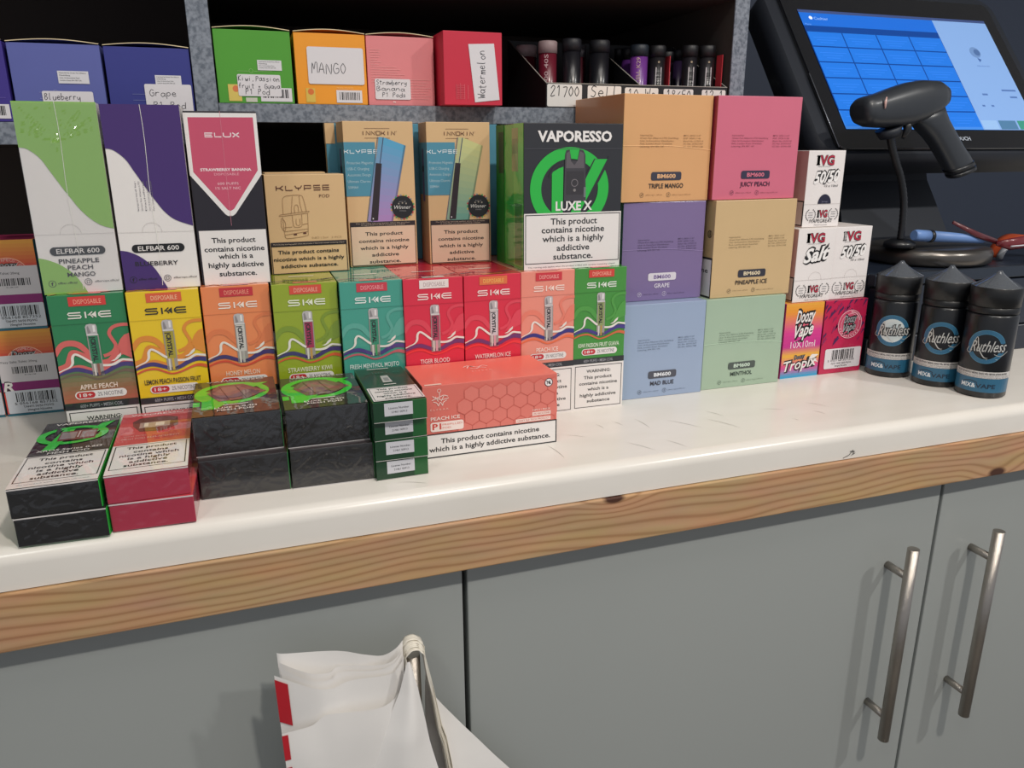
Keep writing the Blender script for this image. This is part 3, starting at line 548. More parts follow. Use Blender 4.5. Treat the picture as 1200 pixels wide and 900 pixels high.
# ---- kraft and teal device boxes
TEAL = '#4d8ea6'
def klypse(x, y, yaw, w_, h, c1, c2, label):
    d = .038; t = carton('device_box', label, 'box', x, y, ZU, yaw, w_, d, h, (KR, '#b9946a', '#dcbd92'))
    p = Print(w_, h); p.rect(0,.497,.44,.862,TEAL,1)
    for yy in (.953,.889): p.line([(.30,yy),(.66,yy)], .0003, BR, 2)
    techy(p, 'INNOKIN', .245, .910, .745, .934, BR, .0006); p.text('*', .745,.925,.765,.935,BR,3,0)
    techy(p, 'KLYPSE', -.03+.02, .788, .485, .810, '#dfe9ec', .00075)
    for s_, x1, yy in (('Protective Magnetic', .40, .715), ('USB-C Charging', .34, .675), ('Automatic Design', .36, .634), ('Ultimate Charms', .35, .590), ('500MAH', .17, .549)): p.text(s_, .03, yy, x1, yy+.018, '#bcd3da', 3, -.006)
    a, b = lin(c1), lin(c2)
    def mix(t_): return tuple(a[k]*(1-t_)+b[k]*t_ for k in range(3))
    n = 12
    for k in range(n):   # body of the printed device, colour changing down its length
        u0, u1 = k/n, (k+1)/n; y0, y1 = .893-u0*.575, .893-u1*.575
        lx = lambda u: .575-.22*u; rx = lambda u: .885-.235*u
        yr0, yr1 = .838-u0*.52, .838-u1*.52
        c = mix(u0); p.poly([(lx(u0),y0),(rx(u0),yr0),(rx(u1),yr1),(lx(u1),y1)], c, 3)
        dk = tuple(q*.55 for q in c); p.poly([(lx(u0)-.075,y0+.004),(lx(u0),y0),(lx(u1),y1),(lx(u1)-.075,y1+.004)], tuple(q*.8+.05 for q in mix(u0*.8)), 3)
        p.poly([(rx(u0)-.025,yr0+.004),(rx(u0),yr0),(rx(u1),yr1),(rx(u1)-.025,yr1+.004)], dk, 4)
    p.line([(.565,.893),(.35,.318)], .0009, '#3c4a66', 4); p.line([(.485,.897),(.272,.322)], .0006, '#465a78', 4)
    p.poly([(.440,.722),(.525,.718),(.43,.325),(.325,.325)], '#2a2028', 5); p.rect(.352,.335,.368,.345,'#d9d5da',6)
    # badge
    r = random.Random(4)
    for k in range(26):
        a_ = 2*math.pi*k/26; p.disc(.80+.0117/w_*math.cos(a_), .415+.0117/h*math.sin(a_), .0010, ('#b8404a','#4c9a5a','#c8a84a','#8a8a90')[k % 4], 5, n=8)
    p.disc(.80, .415, .0113, '#16191f', 6); p.text('Winner', .675, .402, .925, .428, '#d6d6d2', 7, 0, .3); p.text('AWARDS', .75,.385,.85,.393,'#8f8f92',7,0); p.text('BEST OF', .75,.450,.85,.457,'#8f8f92',7,0)
    for k in (-1,0,1): p.disc(.80+.055*k, .440+.004*(k == 0), .0009, '#9a9488', 7, n=5)
    p.rect(.02,.287,.98,.318,'#2b2226',5); p.text('The following warning applies when this product', .10,.304,.90,.311,'#c9b6a2',7,0); p.text('is used with nicotine containing e-liquid', .18,.292,.82,.299,'#c9b6a2',7,0)
    p.rect(.02,.008,.98,.287,'#dcbfa4',5); p.frame(.02,.008,.98,.290,.0007,K,6)
    p.lines([(a_,x0,y0,x1,y0+.024) for a_,x0,y0,x1 in (('This product',.231,.222,.786),('contains nicotine',.133,.172,.879),('which is a highly',.148,.122,.864),('addictive',.313,.072,.715),('substance.',.275,.023,.742))], K, 7, .016)
    p.build('front_print', t, front_map(w_))
    q = Print(d, h); q.rect(0,.497,1,.862,TEAL,1); q.rect(.42,.45,.62,.82,'#5a4a70',2); q.rect(.40,.66,.64,.70,'#2a2030',3); q.build('side_print', t, left_map(d))
    return t
klypse(.1031, .7965, .04, .0695, .1409, '#56a4cc', '#b083bd', 'kraft and teal box picturing a blue to purple device, nearest the small pod box')
klypse(.1838, .7900, -.02, .0655, .1405, '#c9c98a', '#5a9a90', 'kraft and teal box picturing a yellow to green device, beside the black and green box')
for x, wd_, lb in ((.0912, .0955, 'teal edged device box standing behind the blue and purple one'), (.1888, .0842, 'teal edged device box standing behind the yellow and green one')):
    t = carton('device_box', lb, 'box', x, .8376, ZU, 0, wd_, .012, .1402, (TEAL, KR, KR))
    bm = bmesh.new(); box(bm, -.0004, .009, -.0004, .011, .1205, .1403); obj('kraft_band', bm, t, card(KR))
# ---- big black and green box
w_, h, d = .1043, .1376, .078
t = carton('starter_kit_box', 'large black box with a green ring emblem and green side standing on the row', 'box', .2592, .7143, ZU, .02, w_, d, h, ('#1a1b22', '#1eb43a', '#2a2a30', W), 'film')
p = Print(w_, h); GR = '#17b53c'
p.text('VAPORESSO', .134, .880, .880, .948, '#ece8e6', 3, .036)
cx, cy = .46, .560
p.ring(cx, cy, .0302, .0417, GR, 2, 0, 360, 60, .93)
p.poly([(.276,.39),(.39,.39),(.39,.711),(.345,.70),(.276,.673)], GR, 3); p.line([(.25,.640),(.30,.705),(.39,.735)], .0022, '#1a1b22', 4, 4)
p.poly([(.702,.763),(.855,.763),(.60,.395),(.50,.395),(.50,.50)], '#1a1b22', 3); p.poly([(.712,.760),(.845,.760),(.60,.43),(.57,.395),(.47,.395),(.60,.60)], GR, 4)
p.line([(.865,.775),(.585,.40)], .003, '#1a1b22', 5)
p.poly([(.398,.476),(.404,.79),(.415,.82),(.45,.826),(.47,.75),(.53,.75),(.55,.826),(.59,.82),(.61,.79),(.624,.473)], '#37343a', 6)
p.poly([(.415,.70),(.418,.80),(.45,.815),(.462,.75),(.50,.72),(.53,.75),(.555,.815),(.595,.80),(.60,.70)], '#5a5459', 7)
p.rect(.42,.52,.60,.68,'#2a262b',7); p.ring(.505,.60,.0030,.0036,'#7d777b',8); p.disc(.505,.550,.0014,'#85807f',8); p.rect(.60,.50,.622,.57,'#6b7274',7)
p.text('LUXE X', .315, .413, .690, .474, '#ece8e6', 9, .03); p.line([(0,.832),(1,.831)], .00035, '#4a4a52', 9)
p.rect(0,0,1,.396,W,8); p.frame(.012,.042,.990,.387,.0008,K,9)
p.lines([(a_,x0,y0,x1,y0+.043) for a_,x0,y0,x1 in (('This product',.265,.316,.746),('contains nicotine',.175,.258,.825),('which is a highly',.184,.196,.820),('addictive',.329,.130,.671),('substance.',.295,.068,.709))], K, 10, .016)
p.text('This warning only applies when this product is filled with nicotine containing e-liquid', .04, .014, .95, .024, '#4a484c', 10, 0)
p.build('front_print', t, front_map(w_), 'film')
q = Print(d, h); q.rect(0,0,.30,1,'#12822a',1); q.rect(.10,.66,.30,.95,'#1a4a28',2); q.rect(.60,.68,.82,.97,'#8f9a62',2); q.rect(.62,.80,.80,.90,'#6b7a50',3); q.rect(.70,.03,.95,.46,'#1f8a30',2); q.rect(.66,0,1,1,'#58c850',1); q.build('side_print', t, left_map(d), 'film')
fold_film('top_film', t, w_, d, top_map(h), .0012, 8, 24, 16, 0)
# ---- pastel boxes in two columns
def bm600(name, col, ink, pillc, pillt, x, y, z, yaw, w_, h, d, label, tear, pale_seam=False, side=None):
    t = carton('pastel_vape_box', label, 'box', x, y, z, yaw, w_, d, h, (col, side or col, col), 'gloss', 'pastel vape boxes stacked in two columns')
    p = Print(w_, h); tiny = tuple(c*.45 for c in lin(col)[:3])
    for k, s_ in enumerate(('Imported by:', 'Green Fun Alliance LTD Dashifang', 'Unit 16 Knowhow Distribution', 'Park, London Road, Grantham', 'Lettering, SP4 7BY, UK')):
        p.text(s_, .185, .622-.026*k, .185+(.14,.43,.38,.36,.27)[k], .635-.026*k, tiny, 3, .004)
    for k, s_ in enumerate(('MFG: 2022.11.07', 'EXP: 2024.11.06', 'Batch No. LY22114', 'SC No. ETH1107', 'SC No. ETH1108')): p.text(s_, .675, .620-.026*k, .905-(.03 if k < 2 else 0), .633-.026*k, tiny, 3, .004)
    p.rrect(.325, .205, .672, .285, .0022, pillc, 2); p.text('BM600', .395, .226, .605, .264, pillt, 3, .03)
    n_ = len(name); tw = {'TRIPLE MANGO': .40, 'JUICY PEACH': .36, 'PINEAPPLE ICE': .40, 'MENTHOL': .28, 'MAD BLUE': .29, 'GRAPE': .19}[name]
    p.text(name, .5-tw/2, .131, .5+tw/2, .175, ink, 3, .018)
    p.ring(.206+.02,.069,.0021,.0024,ink,3,n=20); p.line([(.216,.072),(.224,.064),(.238,.078)], .0006, ink, 4); p.text('elfbarvape_official', .27,.064,.46,.074,tiny,3,0)
    p.ring(.532,.066,.0021,.0024,ink,3,n=20); p.text('f', .526,.056,.540,.077,ink,4,.0); p.text('elfbarvapeofficial', .57,.060,.79,.070,tiny,3,0)
    if tear is not None:
        p.line([(0,tear+.01),(.2,tear+.012),(.45,tear+.013),(.6,tear+.005),(.8,tear-.01),(1,tear-.03)], .0004, tuple(min(1, c*1.5+.06) for c in lin(col)[:3]), 5, 4)
    p.build('front_print', t, front_map(w_), 'gloss')
    if side == 'warn': pass
    return t
DK = '#35333f'
bm600('MAD BLUE', '#97a8c4', DK, '#4a4c58', '#e3e6ec', .3738, .7218, 0, -.01, .1000, .1047, .10, 'pastel blue box marked mad blue at the foot of the left column', None)
bm600('MENTHOL', '#a2b8a2', '#3a4a44', '#4a5450', '#c8dccb', .4765, .7245, 0, 0, .1042, .1038, .10, 'pale green box marked menthol at the foot of the right column', .50)
bm600('GRAPE', '#7d6b98', '#e2dae8', '#dcd6de', '#7f6a9c', .3782, .7385, .1049, 0, .0983, .1044, .10, 'purple box marked grape in the middle of the left column', .52)
t = bm600('PINEAPPLE ICE', '#cdaf82', '#3a3330', '#32323e', '#e0d0b0', .4834, .7294, .1040, 0, .1040, .1056, .10, 'tan box marked pineapple ice in the middle of the right column', None)
q = Print(.10, .1056); q.rect(.5,.0,1,.42,'#26262b',1); q.rect(.52,.02,.985,.40,W,2); q.text('ne', .80,.26,.93,.31,K,3,.01); q.ring(.92,.66,.0035,.0042,'#2c2c34',2); q.text('18',.90,.63,.94,.69,K,3,.01); q.build('side_print', t, left_map(.10))
bm600('TRIPLE MANGO', '#dba571', '#3a3330', '#3b3a48', '#e8b484', .3735, .7360, .2096, .045, .1055, .1060, .11, 'orange box marked triple mango on top of the left column', .52, side='#cf8d5e')
t = bm600('JUICY PEACH', '#d26c84', '#4a2440', '#332f48', '#d87288', .4808, .7345, .2099, 0, .1048, .1056, .10, 'pink box marked juicy peach on top of the right column', None, side='#a83a48')
# ---- small bottle cartons at the right
def laurel(p, cx, cy, r, L=3):
    p.ring(cx, cy, r*.94, r, '#5a5a5e', L, 110, 250, 12); p.ring(cx, cy, r*.94, r, '#5a5a5e', L, -70, 70, 12)
    for k in range(-3, 4):
        for s_ in (-1, 1):
            a_ = math.radians(k*20) ; p.disc(cx+s_*math.cos(a_)*r*1.0/p.w, cy+math.sin(a_)*r/p.h, r*.10, '#5a5a5e', L, n=6)
    for k in (-1,0,1): p.rect(cx-.6*r/p.w*.8, cy+k*r*.4/p.h-.003, cx+.6*r/p.w*.8, cy+k*r*.4/p.h+.003, '#77777c', L)
def ivg(x, y, z, yaw, w_, h, title, label, sc, window=False):
    t = carton('e_liquid_carton', label, 'box', x, y, z, yaw, w_, .06, h, ('#e9e3e2', '#d8a8a4', '#d9d3cf'), 'matte')
    p = Print(w_, h); RD = '#b3233f'
    def ivglogo(x0, y0, x1, y1, L):
        for dx, bo, cc in ((0, .05, K), (0, .01, '#f0eceb'),):
            p.rect(x0+(x1-x0)*.03, y0, x0+(x1-x0)*.17, y1, K, L); p.rect(x0+(x1-x0)*.06, y0+.006, x0+(x1-x0)*.14, y1-.006, '#f0eceb', L+1); p.rect(x0, y1-.012, x0+(x1-x0)*.2, y1+.002, K, L); p.rect(x0, y0-.002, x0+(x1-x0)*.2, y0+.012, K, L)
        for bo, cc, l_ in ((.055, K, L), (.018, RD, L+1)): p.text('VG', x0+(x1-x0)*.18, y0, x1, y1, cc, l_, bo)
    ivglogo(.22, .815, .70, .935, 3); p.text('PREMIUM E-LIQUIDS', .27, .79, .60, .802, '#6a6a6e', 3, 0)
    if title == '50/50':
        for bo, cc, l_ in ((.10, K, 3), (.03, '#f2efee', 4)): p.text('50/50', .19, .575, .88, .72, cc, l_, bo, .25, dy=.03)
        p.text('10 x 10ml', .50, .53, .86, .56, '#3a3a3e', 4, 0)
    else:
        for bo, cc, l_ in ((.11, K, 3), (.03, '#f2efee', 4)): p.text('Salt', .18, .54, .86, .72, cc, l_, bo, .3, dy=.05)
    p.line([(0,.305),(1,.305)], .00025, '#b8b0ae', 2)
    if window: p.poly([(.36,.31)]+[(.54+.18*math.cos(a_), .31+.125*math.sin(a_)) for a_ in [math.radians(180-15*k) for k in range(13)]], '#1d1d38', 3); p.text('2mg', .46,.33,.62,.345,'#8a8aa0',4,0)
    else: p.ring(.54,.305,w_*.17,w_*.175,'#c2bab8',2,0,180,14)
    laurel(p, .20, .165, w_*.13); laurel(p, .82, .17, w_*.13); ivglogo(.38, .13, .66, .225, 3)
    for bo, cc, l_ in ((.0, '#2a2a2e', 3),): p.text('IVAPEGREAT', .18, .060, .82, .108, cc, l_, bo, .1)
    p.text('PREMIUM E-LIQUIDS', .32, .022, .68, .036, '#6a6a6e', 3, 0)
    p.build('front_print', t, front_map(w_))
    q = Print(.06, h); q.rect(.55,.02,1,.35,'#26262b',1); q.rect(.57,.035,.97,.335,'#d8c0ba',2); q.build('side_print', t, left_map(.06))
    return t
ZI = .0906
ivg(.5985, .7350, ZI, 0, .0525, .0847, 'Salt', 'white e-liquid carton reading salt, above the sunset coloured carton', '')
ivg(.6516, .7372, ZI, .02, .0540, .0847, '50/50', 'white e-liquid carton reading 50/50, above the crimson carton', '')
ivg(.6110, .7465, ZI+.0849, 0, .0508, .0851, '50/50', 'topmost white e-liquid carton reading 50/50 with a dark half round window', '', True)
w_, h = .0540, .0903
t = carton('e_liquid_carton', 'sunset coloured e-liquid carton marked 10X10ml beside the menthol box', 'box', .5896, .7328, 0, .008, w_, .06, h, ('#d8358c', '#b02a70', '#e8a040'), 'matte')
def doozy(p, cx, cy, s, L, c1=K, c2='#ece6e4'):
    for bo, cc, l_ in ((.13, c1, L), (.02, c2, L+1)):
        p.text('Doozy', cx-.30*s, cy+.005*s, cx+.30*s, cy+.20*s, cc, l_, bo, .35, dy=.03*s); p.text('Vape', cx-.30*s, cy-.22*s, cx+.28*s, cy-.03*s, cc, l_, bo, .35, dy=.05*s)
    p.line([(cx-.30*s,cy-.30*s),(cx,cy-.24*s),(cx+.28*s,cy-.12*s)], [.001,.0016,.0004], c1, L, 4)
p = Print(w_, h)
p.grad(0,.88,1,1,'#e8932c','#e8a840',1,3); p.grad(0,.62,1,.88,'#d63a8c','#e8932c',1,8); p.grad(0,.42,1,.62,'#c22c88','#d63a8c',1,4); p.grad(0,.30,1,.42,'#eab23a','#c22c88',1,6); p.grad(0,.15,1,.30,'#d83c8a','#eab23a',1,6); p.grad(0,.03,1,.15,'#3c9cc8','#d83c8a',1,4); p.rect(0,0,1,.03,'#3c9cc8',1)
doozy(p, .53, .73, .85, 4); p.text('10X10ml', .20, .405, .85, .495, '#f4e4e6', 4, -.004)
for bo, cc, l_ in ((.10, K, 4), (.015, W, 5)): p.text('Tropix', .06, .09, .95, .225, cc, l_, bo, .2, dy=.06)
for bo, cc, l_ in ((.08, K, 6), (.0, '#8a8a8e', 7)): p.text('Doozy', .32, .245, .62, .30, cc, l_, bo, .15, dy=.02)
p.poly([(.70,.22),(.80,.30),(.98,.29),(.88,.25),(.99,.18),(.85,.21),(.80,.15),(.79,.22)], W, 4)
p.build('front_print', t, front_map(w_))
w_ = .0612
t = carton('e_liquid_carton', 'crimson carton with a jagged purple pattern and white barcode label beside the bottles', 'box', .6455, .7322, 0, 0, w_, .06, .0903, ('#c02350', '#8a1c44', '#b02a50'), 'gloss')
p = Print(w_, .0903); r = random.Random(3)
for k in range(46):
    x, y = r.uniform(-.05, .95), r.uniform(.36, .98); s_ = r.uniform(.05, .12)
    p.poly([(x,y),(x+s_*1.3,y+s_*.9),(x+s_*1.1,y+s_*1.2),(x+s_*.6,y+s_*.75),(x+s_*.5,y+s_*.95)], '#4a2052' if k % 3 else '#8f2458', 1+.1*(k % 3))
p.disc(.62,.665,.0178,'#c24a68',2); p.ring(.62,.665,.0168,.0174,'#f0c8d0',3); p.ring(.62,.665,.0125,.0129,'#f0c8d0',3)
doozy(p, .62, .68, .52, 4, K, '#9a9a9e')
for k in range(20):
    a_ = math.radians(20+k*7.5 if k < 10 else 200+(k-10)*14); p.disc(.62+.0148/w_*math.cos(a_*1.0), .665+.0148/.0903*math.sin(a_), .0009, '#f0c8d0', 4, n=5)
p.rrect(.10,.07,.97,.345,.002,'#ddd8dc',3); p.bars(.26,.19,.80,.325,n=20,seed=8); p.text('5 056168 857358', .18,.165,.82,.19,K,4,.0); p.text('FIZZY PINK 50/50 PG/VG', .27,.125,.76,.148,K,4,.01); p.text('20mg/ml Nicotine', .36,.09,.66,.113,K,4,.01)
p.build('front_print', t, front_map(w_))
# ---- stacked cartons in the far left compartment
def tahiti(x, z, label):
    w_, h = .0514, .0898
    t = carton('e_liquid_carton', label, 'box', x, .8887, z, 0, w_, .06, h, ('#e08a34', '#30788c', '#a02a58'), 'matte')
    p = Print(w_, h); p.grad(0,.70,1,1,'#d8483c','#e6a444',1,7); p.rect(0,.0,1,.70,'#d8483c',1)
    p.ring(.5,.60,.0180,.0188,'#f4b49a',2); p.ring(.5,.60,.0135,.0180,'#d85a50',2)
    for k, ch in enumerate('WWW.VAPECO.COM'):
        a_ = math.radians(150-120*k/13); p.text(ch, .5+.0152/w_*math.cos(a_)-.02, .60+.0152/h*math.sin(a_), .5+.0152/w_*math.cos(a_)+.02, .60+.0152/h*math.sin(a_)+.03, '#f0c4b8', 4, 0)
    for bo, cc, l_ in ((.10,K,4),(.0,'#c8c4c4',5)): p.text('Doozy', .25,.70,.68,.76,cc,l_,bo,.2)
    p.rect(0,.40,1,.715,'#d5cfd2',6); p.text('Fizzy Salts Tahiti 20mg', .05,.625,.68,.65,K,7,0); p.bars(.22,.50,.86,.58,L=7,n=24,seed=2); p.text('5R 1586 2168', .42,.475,.62,.488,K,7,0)
    p.rect(0,.30,1,.40,'#8c2470',6)
    for bo, cc, l_ in ((.12,K,7),(.03,W,8)): p.text('R', -.02+.03,.30,.20,.40,cc,l_,bo,.2)
    p.rrect(.03,.03,1,.30,.0015,'#d3d6de',9); p.bars(.20,.165,.92,.275,L=10,n=24,seed=5); p.text('5 056168 857352', .16,.13,.92,.16,K,11,.0); p.text('TAHITI 50/50 PG/VG', .30,.09,.84,.115,K,11,.01); p.text('20mg/ml Nicotine', .36,.05,.80,.075,K,11,.01)
    p.rect(0,0,1,.028,'#2c6a7c',6); p.build('front_print', t, front_map(w_)); return t
tahiti(-.2450, 0, 'lower barcoded orange and magenta carton left of the apple peach box')
tahiti(-.2462, .0900, 'upper barcoded orange and magenta carton left of the apple peach box')
tahiti(-.2985, 0, 'lower barcoded carton at the very left edge of the picture, partly cut off')
tahiti(-.3000, .0900, 'upper barcoded carton at the very left edge of the picture, partly cut off')
# ---- flat boxes in front
def flatbox(name, label, x, y, z, yaw, w_, d, h, cols, kind='film', group=None):
    return carton(name, label, 'box', x, y, z, yaw, w_, d, h, cols, kind, group, .0006)
def six(p, rows, L=5): p.lines([(a_,x0,y0,x1,y0+.034) for a_,x0,y0,x1 in rows], K, L, .016)
GB = '#0e9c2e'
def xros(x, y, z, yaw, w_, h, label, top):
    d = .142; t = flatbox('flat_pod_box', label, x, y, z, yaw, w_, d, h, ('#0b0a0d', '#14922e', '#1d1b20'), group='flat pod boxes lying at the worktop edge')
    bm = bmesh.new(); box(bm, w_-.0003, w_+.0004, .0004, d-.0004, .0006, h-.0006); obj('green_side', bm, t, card('#1fb83a', 'film'), label='bright green side')
    q = Print(w_, h); q.rect(.0,.955,1,1,'#d8d2d0',1); q.build('front_print', t, front_map(w_), 'film')
    if top:
        p = Print(w_, d); p.rect(0,0,1,.425,W,1); p.frame(.03,.065,.975,.415,.0008,K,2)
        p.text('VAPORESSO', .15,.925,.87,.958,'#e4e0de',4,.014)
        p.ring(.45,.735,.0195,.0258,'#1fc23e',2,0,360,44,.84); p.poly([(.15,.50),(.30,.50),(.45,.84),(.30,.84)],'#1fc23e',3); p.poly([(.78,.90),(.95,.93),(.72,.70),(.60,.74)],'#1fc23e',3)
        p.rect(.20,.735,.26,.865,'#1d1b20',3); p.rect(.28,.64,.76,.80,'#6a3a3a',4); p.rect(.30,.665,.50,.78,'#8f8788',5); p.rect(.56,.665,.74,.78,'#8f8788',5); p.rect(.52,.68,.54,.79,'#c0b8b8',5)
        p.text('XROS Series 0.6Ω', .10,.480,.90,.508,'#e4e0de',6,.012); p.text('MESH POD', .25,.436,.76,.464,'#e4e0de',6,.012)
        six(p, (('This product',.191,.350,.831),('contains',.288,.290,.727),('nicotine which',.124,.240,.87),('is a highly',.237,.190,.766),('addictive',.264,.140,.734),('substance.',.207,.092,.749)), 4)
        p.text('This warning only applies when filled with nicotine', .10,.028,.9,.036,'#55525a',4,0)
        p.build('top_print', t, top_map(h), 'film')
    fold_film('end_film', t, w_, h, front_map(w_), .0006, x*50+z*90, 44, 20)
    return t
xros(-.1654, .5650, .0001, -.02, .0572, .0216, 'lower black box of the leftmost flat stack at the worktop edge', False)
xros(-.1662, .5645, .0218, .016, .0560, .0217, 'upper black and green flat box of the leftmost stack at the worktop edge', True)
def red(x, y, z, yaw, w_, h, label, top):
    d = .141; t = flatbox('flat_pod_box', label, x, y, z, yaw, w_, d, h, ('#ad2a46', '#a82844', '#c8424a'), group='flat pod boxes lying at the worktop edge')
    q = Print(w_, h); q.rect(.25 if not top else 0, -.0, 1, .05, '#d8c8c8', 1) if False else q.rect(0,.95,1,1,'#d9cccc',1); q.build('front_print', t, front_map(w_), 'film')
    if top:
        p = Print(w_, d); p.rect(0,0,1,.43,W,1); p.frame(.035,.065,.965,.415,.0008,K,2); p.rect(0,.43,1,1,'#c8424a',1)
        p.text('VAPORESSO', .12,.94,.88,.97,'#efd0d0',4,.014)
        p.poly([(.19,.75),(.17,.83),(.26,.89),(.60,.90),(.80,.86),(.82,.70),(.60,.62),(.30,.64)], '#6a3432', 2); p.rect(.28,.70,.70,.80,'#b09890',3); p.rect(.34,.72,.40,.79,'#e0d4cc',4); p.rect(.50,.72,.62,.78,'#e0d4cc',4)
        p.disc(.15,.62,.005,'#d25c60',2); p.text('Coral Series', .10,.56,.40,.58,'#e8b4b0',4,0); p.text('MESH POD REPLACEMENT', .08,.51,.86,.535,'#e8b4b0',4,-.004)
        six(p, (('This product',.191,.350,.831),('contains',.288,.290,.727),('nicotine which',.124,.240,.87),('is a highly',.237,.190,.766),('addictive',.264,.140,.734),('substance.',.207,.092,.749)), 4)
        p.build('top_print', t, top_map(h), 'film')
    fold_film('end_film', t, w_, h, front_map(w_), .0006, x*70+z*30, 30, 14)
    return t
red(-.1069, .5680, .0001, -.03, .0560, .0217, 'lower crimson box of the second flat stack', False)
red(-.1071, .5675, .0219, .022, .0550, .0217, 'upper crimson and coral flat box with a white warning panel', True)
def luxep(x, y, z, yaw, w_, h, label, top, dd=.1):
    d = dd; t = flatbox('flat_pod_carton', label, x, y, z, yaw, w_, d, h, ('#09080b', '#0f6a24', '#2c2124'), group='chunky black pod cartons in front of the row')
    q = Print(w_, h); q.rect(0,.0,1,.022,'#c8c4c4',1); q.build('front_print', t, front_map(w_), 'film')
    if top:
        p = Print(w_, d); p.rect(0,0,1,1,'#2a1d1e',1)
        p.text('VAPORESSO', .14,.955,.87,.985,'#ece4e0',4,.012)
        p.ring(.46,.60,.0235,.0300,'#35c92e',2,0,360,40,1.05); p.poly([(.10,.18),(.27,.17),(.56,.50),(.10,.71)],'#35c92e',3); p.poly([(.50,.84),(.92,.84),(.60,.62)],'#35c92e',3); p.poly([(.0,.28),(.08,.28),(.08,.40),(0,.40)],'#35c92e',2)
        p.poly([(.15,.62),(.30,.84),(.60,.84),(.88,.56),(.62,.38),(.30,.36)],'#6b4c4c',5); p.poly([(.22,.60),(.35,.78),(.55,.78),(.70,.58),(.52,.45),(.32,.46)],'#8a6a66',6); p.line([(.30,.80),(.42,.40)], .0008, '#3a2426', 7); p.line([(.50,.80),(.62,.42)], .0008, '#3a2426', 7)
        p.line([(.35,.255),(.64,.26)], .0016, '#ece4e0', 4); p.text('LUXE X 0.4Ω', .25,.160,.74,.200,'#ece4e0',7,.014); p.text('MESH POD', .28,.098,.71,.138,'#ece4e0',7,.014)
        p.build('top_print', t, top_map(h), 'film')
        bm = bmesh.new()
    bm = bmesh.new(); box(bm, w_-.0003, w_+.0004, .0004, d-.0004, .0006, h-.0006); obj('green_side', bm, t, card('#1a7a34', 'film'), label='green side')
    fold_film('end_film', t, w_, h, front_map(w_), .0016, x*90+z*40+2, 72, 40, .6)
    return t
luxep(-.0483, .6035, .0001, -.02, .0668, .0325, 'lower left of the four chunky black cartons in film', False)
luxep(.0204, .6018, .0001, -.02, .0658, .0325, 'lower right of the four chunky black cartons in film', False, .097)
luxep(-.0492, .6125, .0327, .010, .0659, .0322, 'upper left of the four chunky black cartons, green ring on its top', True)
luxep(.0198, .6084, .0327, .0, .0655, .0320, 'upper right of the four chunky black cartons, beside the dark green stack', True, .093)
# the four dark green boxes
XG = '#0d3a22'
for i, (x, y, yaw) in enumerate(((.0872, .5949, .03), (.0870, .5942, -.01), (.0872, .5946, .03), (.0866, .5902, .0))):
    lab = ('bottom dark green box of the stack of four', 'second dark green box up in the stack of four', 'third dark green box up in the stack of four', 'topmost dark green box of the four, warning panel on its top')[i]
    w_, h, d = .0437, .0170, .105
    t = flatbox('slim_pod_box', lab, x, y, .0001+.0173*i, yaw, w_, d, h, ('#1b5a2a', XG, XG), 'gloss', 'dark green pod boxes in a stack')
    p = Print(w_, h); p.rect(0,0,.72,1,'#0f3a20',1); p.rect(.20,.30,.73,.94,'#c9c9cf',2); p.text('License Number', .28,.64,.66,.74,'#2c2c34',3,.004); p.text('21461 00913', .33,.44,.62,.54,'#2c2c34',3,.004); p.rect(0,0,1,.03,'#b8b4b0',2); p.build('front_print', t, front_map(w_), 'gloss')
    if i == 3:
        p = Print(w_, d); p.line([(.25,.955),(.70,.955)], .0016, W, 2); p.text('xlim o', .15,.80,.86,.86,'#2f6a58',2,-.012); p.poly([(.43,.72),(.58,.73),(.60,.52),(.41,.52)],'#b8b8b4',2); p.rect(.46,.56,.56,.66,'#8a8c8a',3); p.line([(.40,.46),(.64,.46)],.0016,W,2)
        p.rect(.03,.03,.99,.385,'#e4dcdc',2); p.frame(.06,.045,.96,.37,.0005,K,3)
        six(p, (('This product',.20,.310,.80),('contains nicotine',.14,.250,.86),('which is a',.28,.190,.72),('highly addictive',.14,.130,.86),('substance.',.26,.070,.76)), 4)
        p.build('top_print', t, top_map(h), 'gloss')
# coral box
w_, h, d = .1262, .0668, .0708
CO = '#e4715e'
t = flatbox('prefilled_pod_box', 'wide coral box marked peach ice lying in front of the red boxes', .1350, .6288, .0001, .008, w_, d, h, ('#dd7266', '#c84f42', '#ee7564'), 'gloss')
p = Print(w_, h); r = random.Random(2)
for i in range(8):
    for j in range(5):
        cx, cy = .30+i*.104+(j % 2)*.052, .34+j*.165
        if cy < .97 and cx < .99:
            hexa = [(cx+.0076/w_*math.cos(math.radians(30+60*k)), cy+.0076/h*math.sin(math.radians(30+60*k))) for k in range(7)]
            p.poly(hexa[:6], '#e07c70', 1); p.line(hexa, .0006, '#d3665a', 2)
p.ring(.118,.925,.0014,.0018,'#f6dcd2',3,n=16)
for pts in ([(.07,.86),(.09,.83),(.12,.84),(.15,.86),(.18,.84)],[(.065,.80),(.10,.82),(.13,.80),(.17,.81),(.185,.82)],[(.075,.78),(.10,.76),(.11,.72),(.125,.77),(.14,.72),(.145,.76),(.17,.79)],[(.12,.90),(.12,.80)],[(.09,.85),(.11,.78)],[(.15,.85),(.13,.78)]): p.line(pts, .0006, '#f6dcd2', 3, 3)
p.text('E L F B A R', .052,.658,.182,.682,'#f0bcae',3,0); p.text('PEACH ICE', .052,.522,.262,.570,'#fbe6dd',3,.012)
p.rrect(.049,.366,.288,.496,.002,'#f8e4dc',3); p.text('P1', .062,.396,.126,.475,'#d4483c',4,.03); p.text('PREFILLED', .135,.442,.278,.467,'#e0705f',4,0); p.text('POD', .135,.396,.195,.422,'#e0705f',4,0)
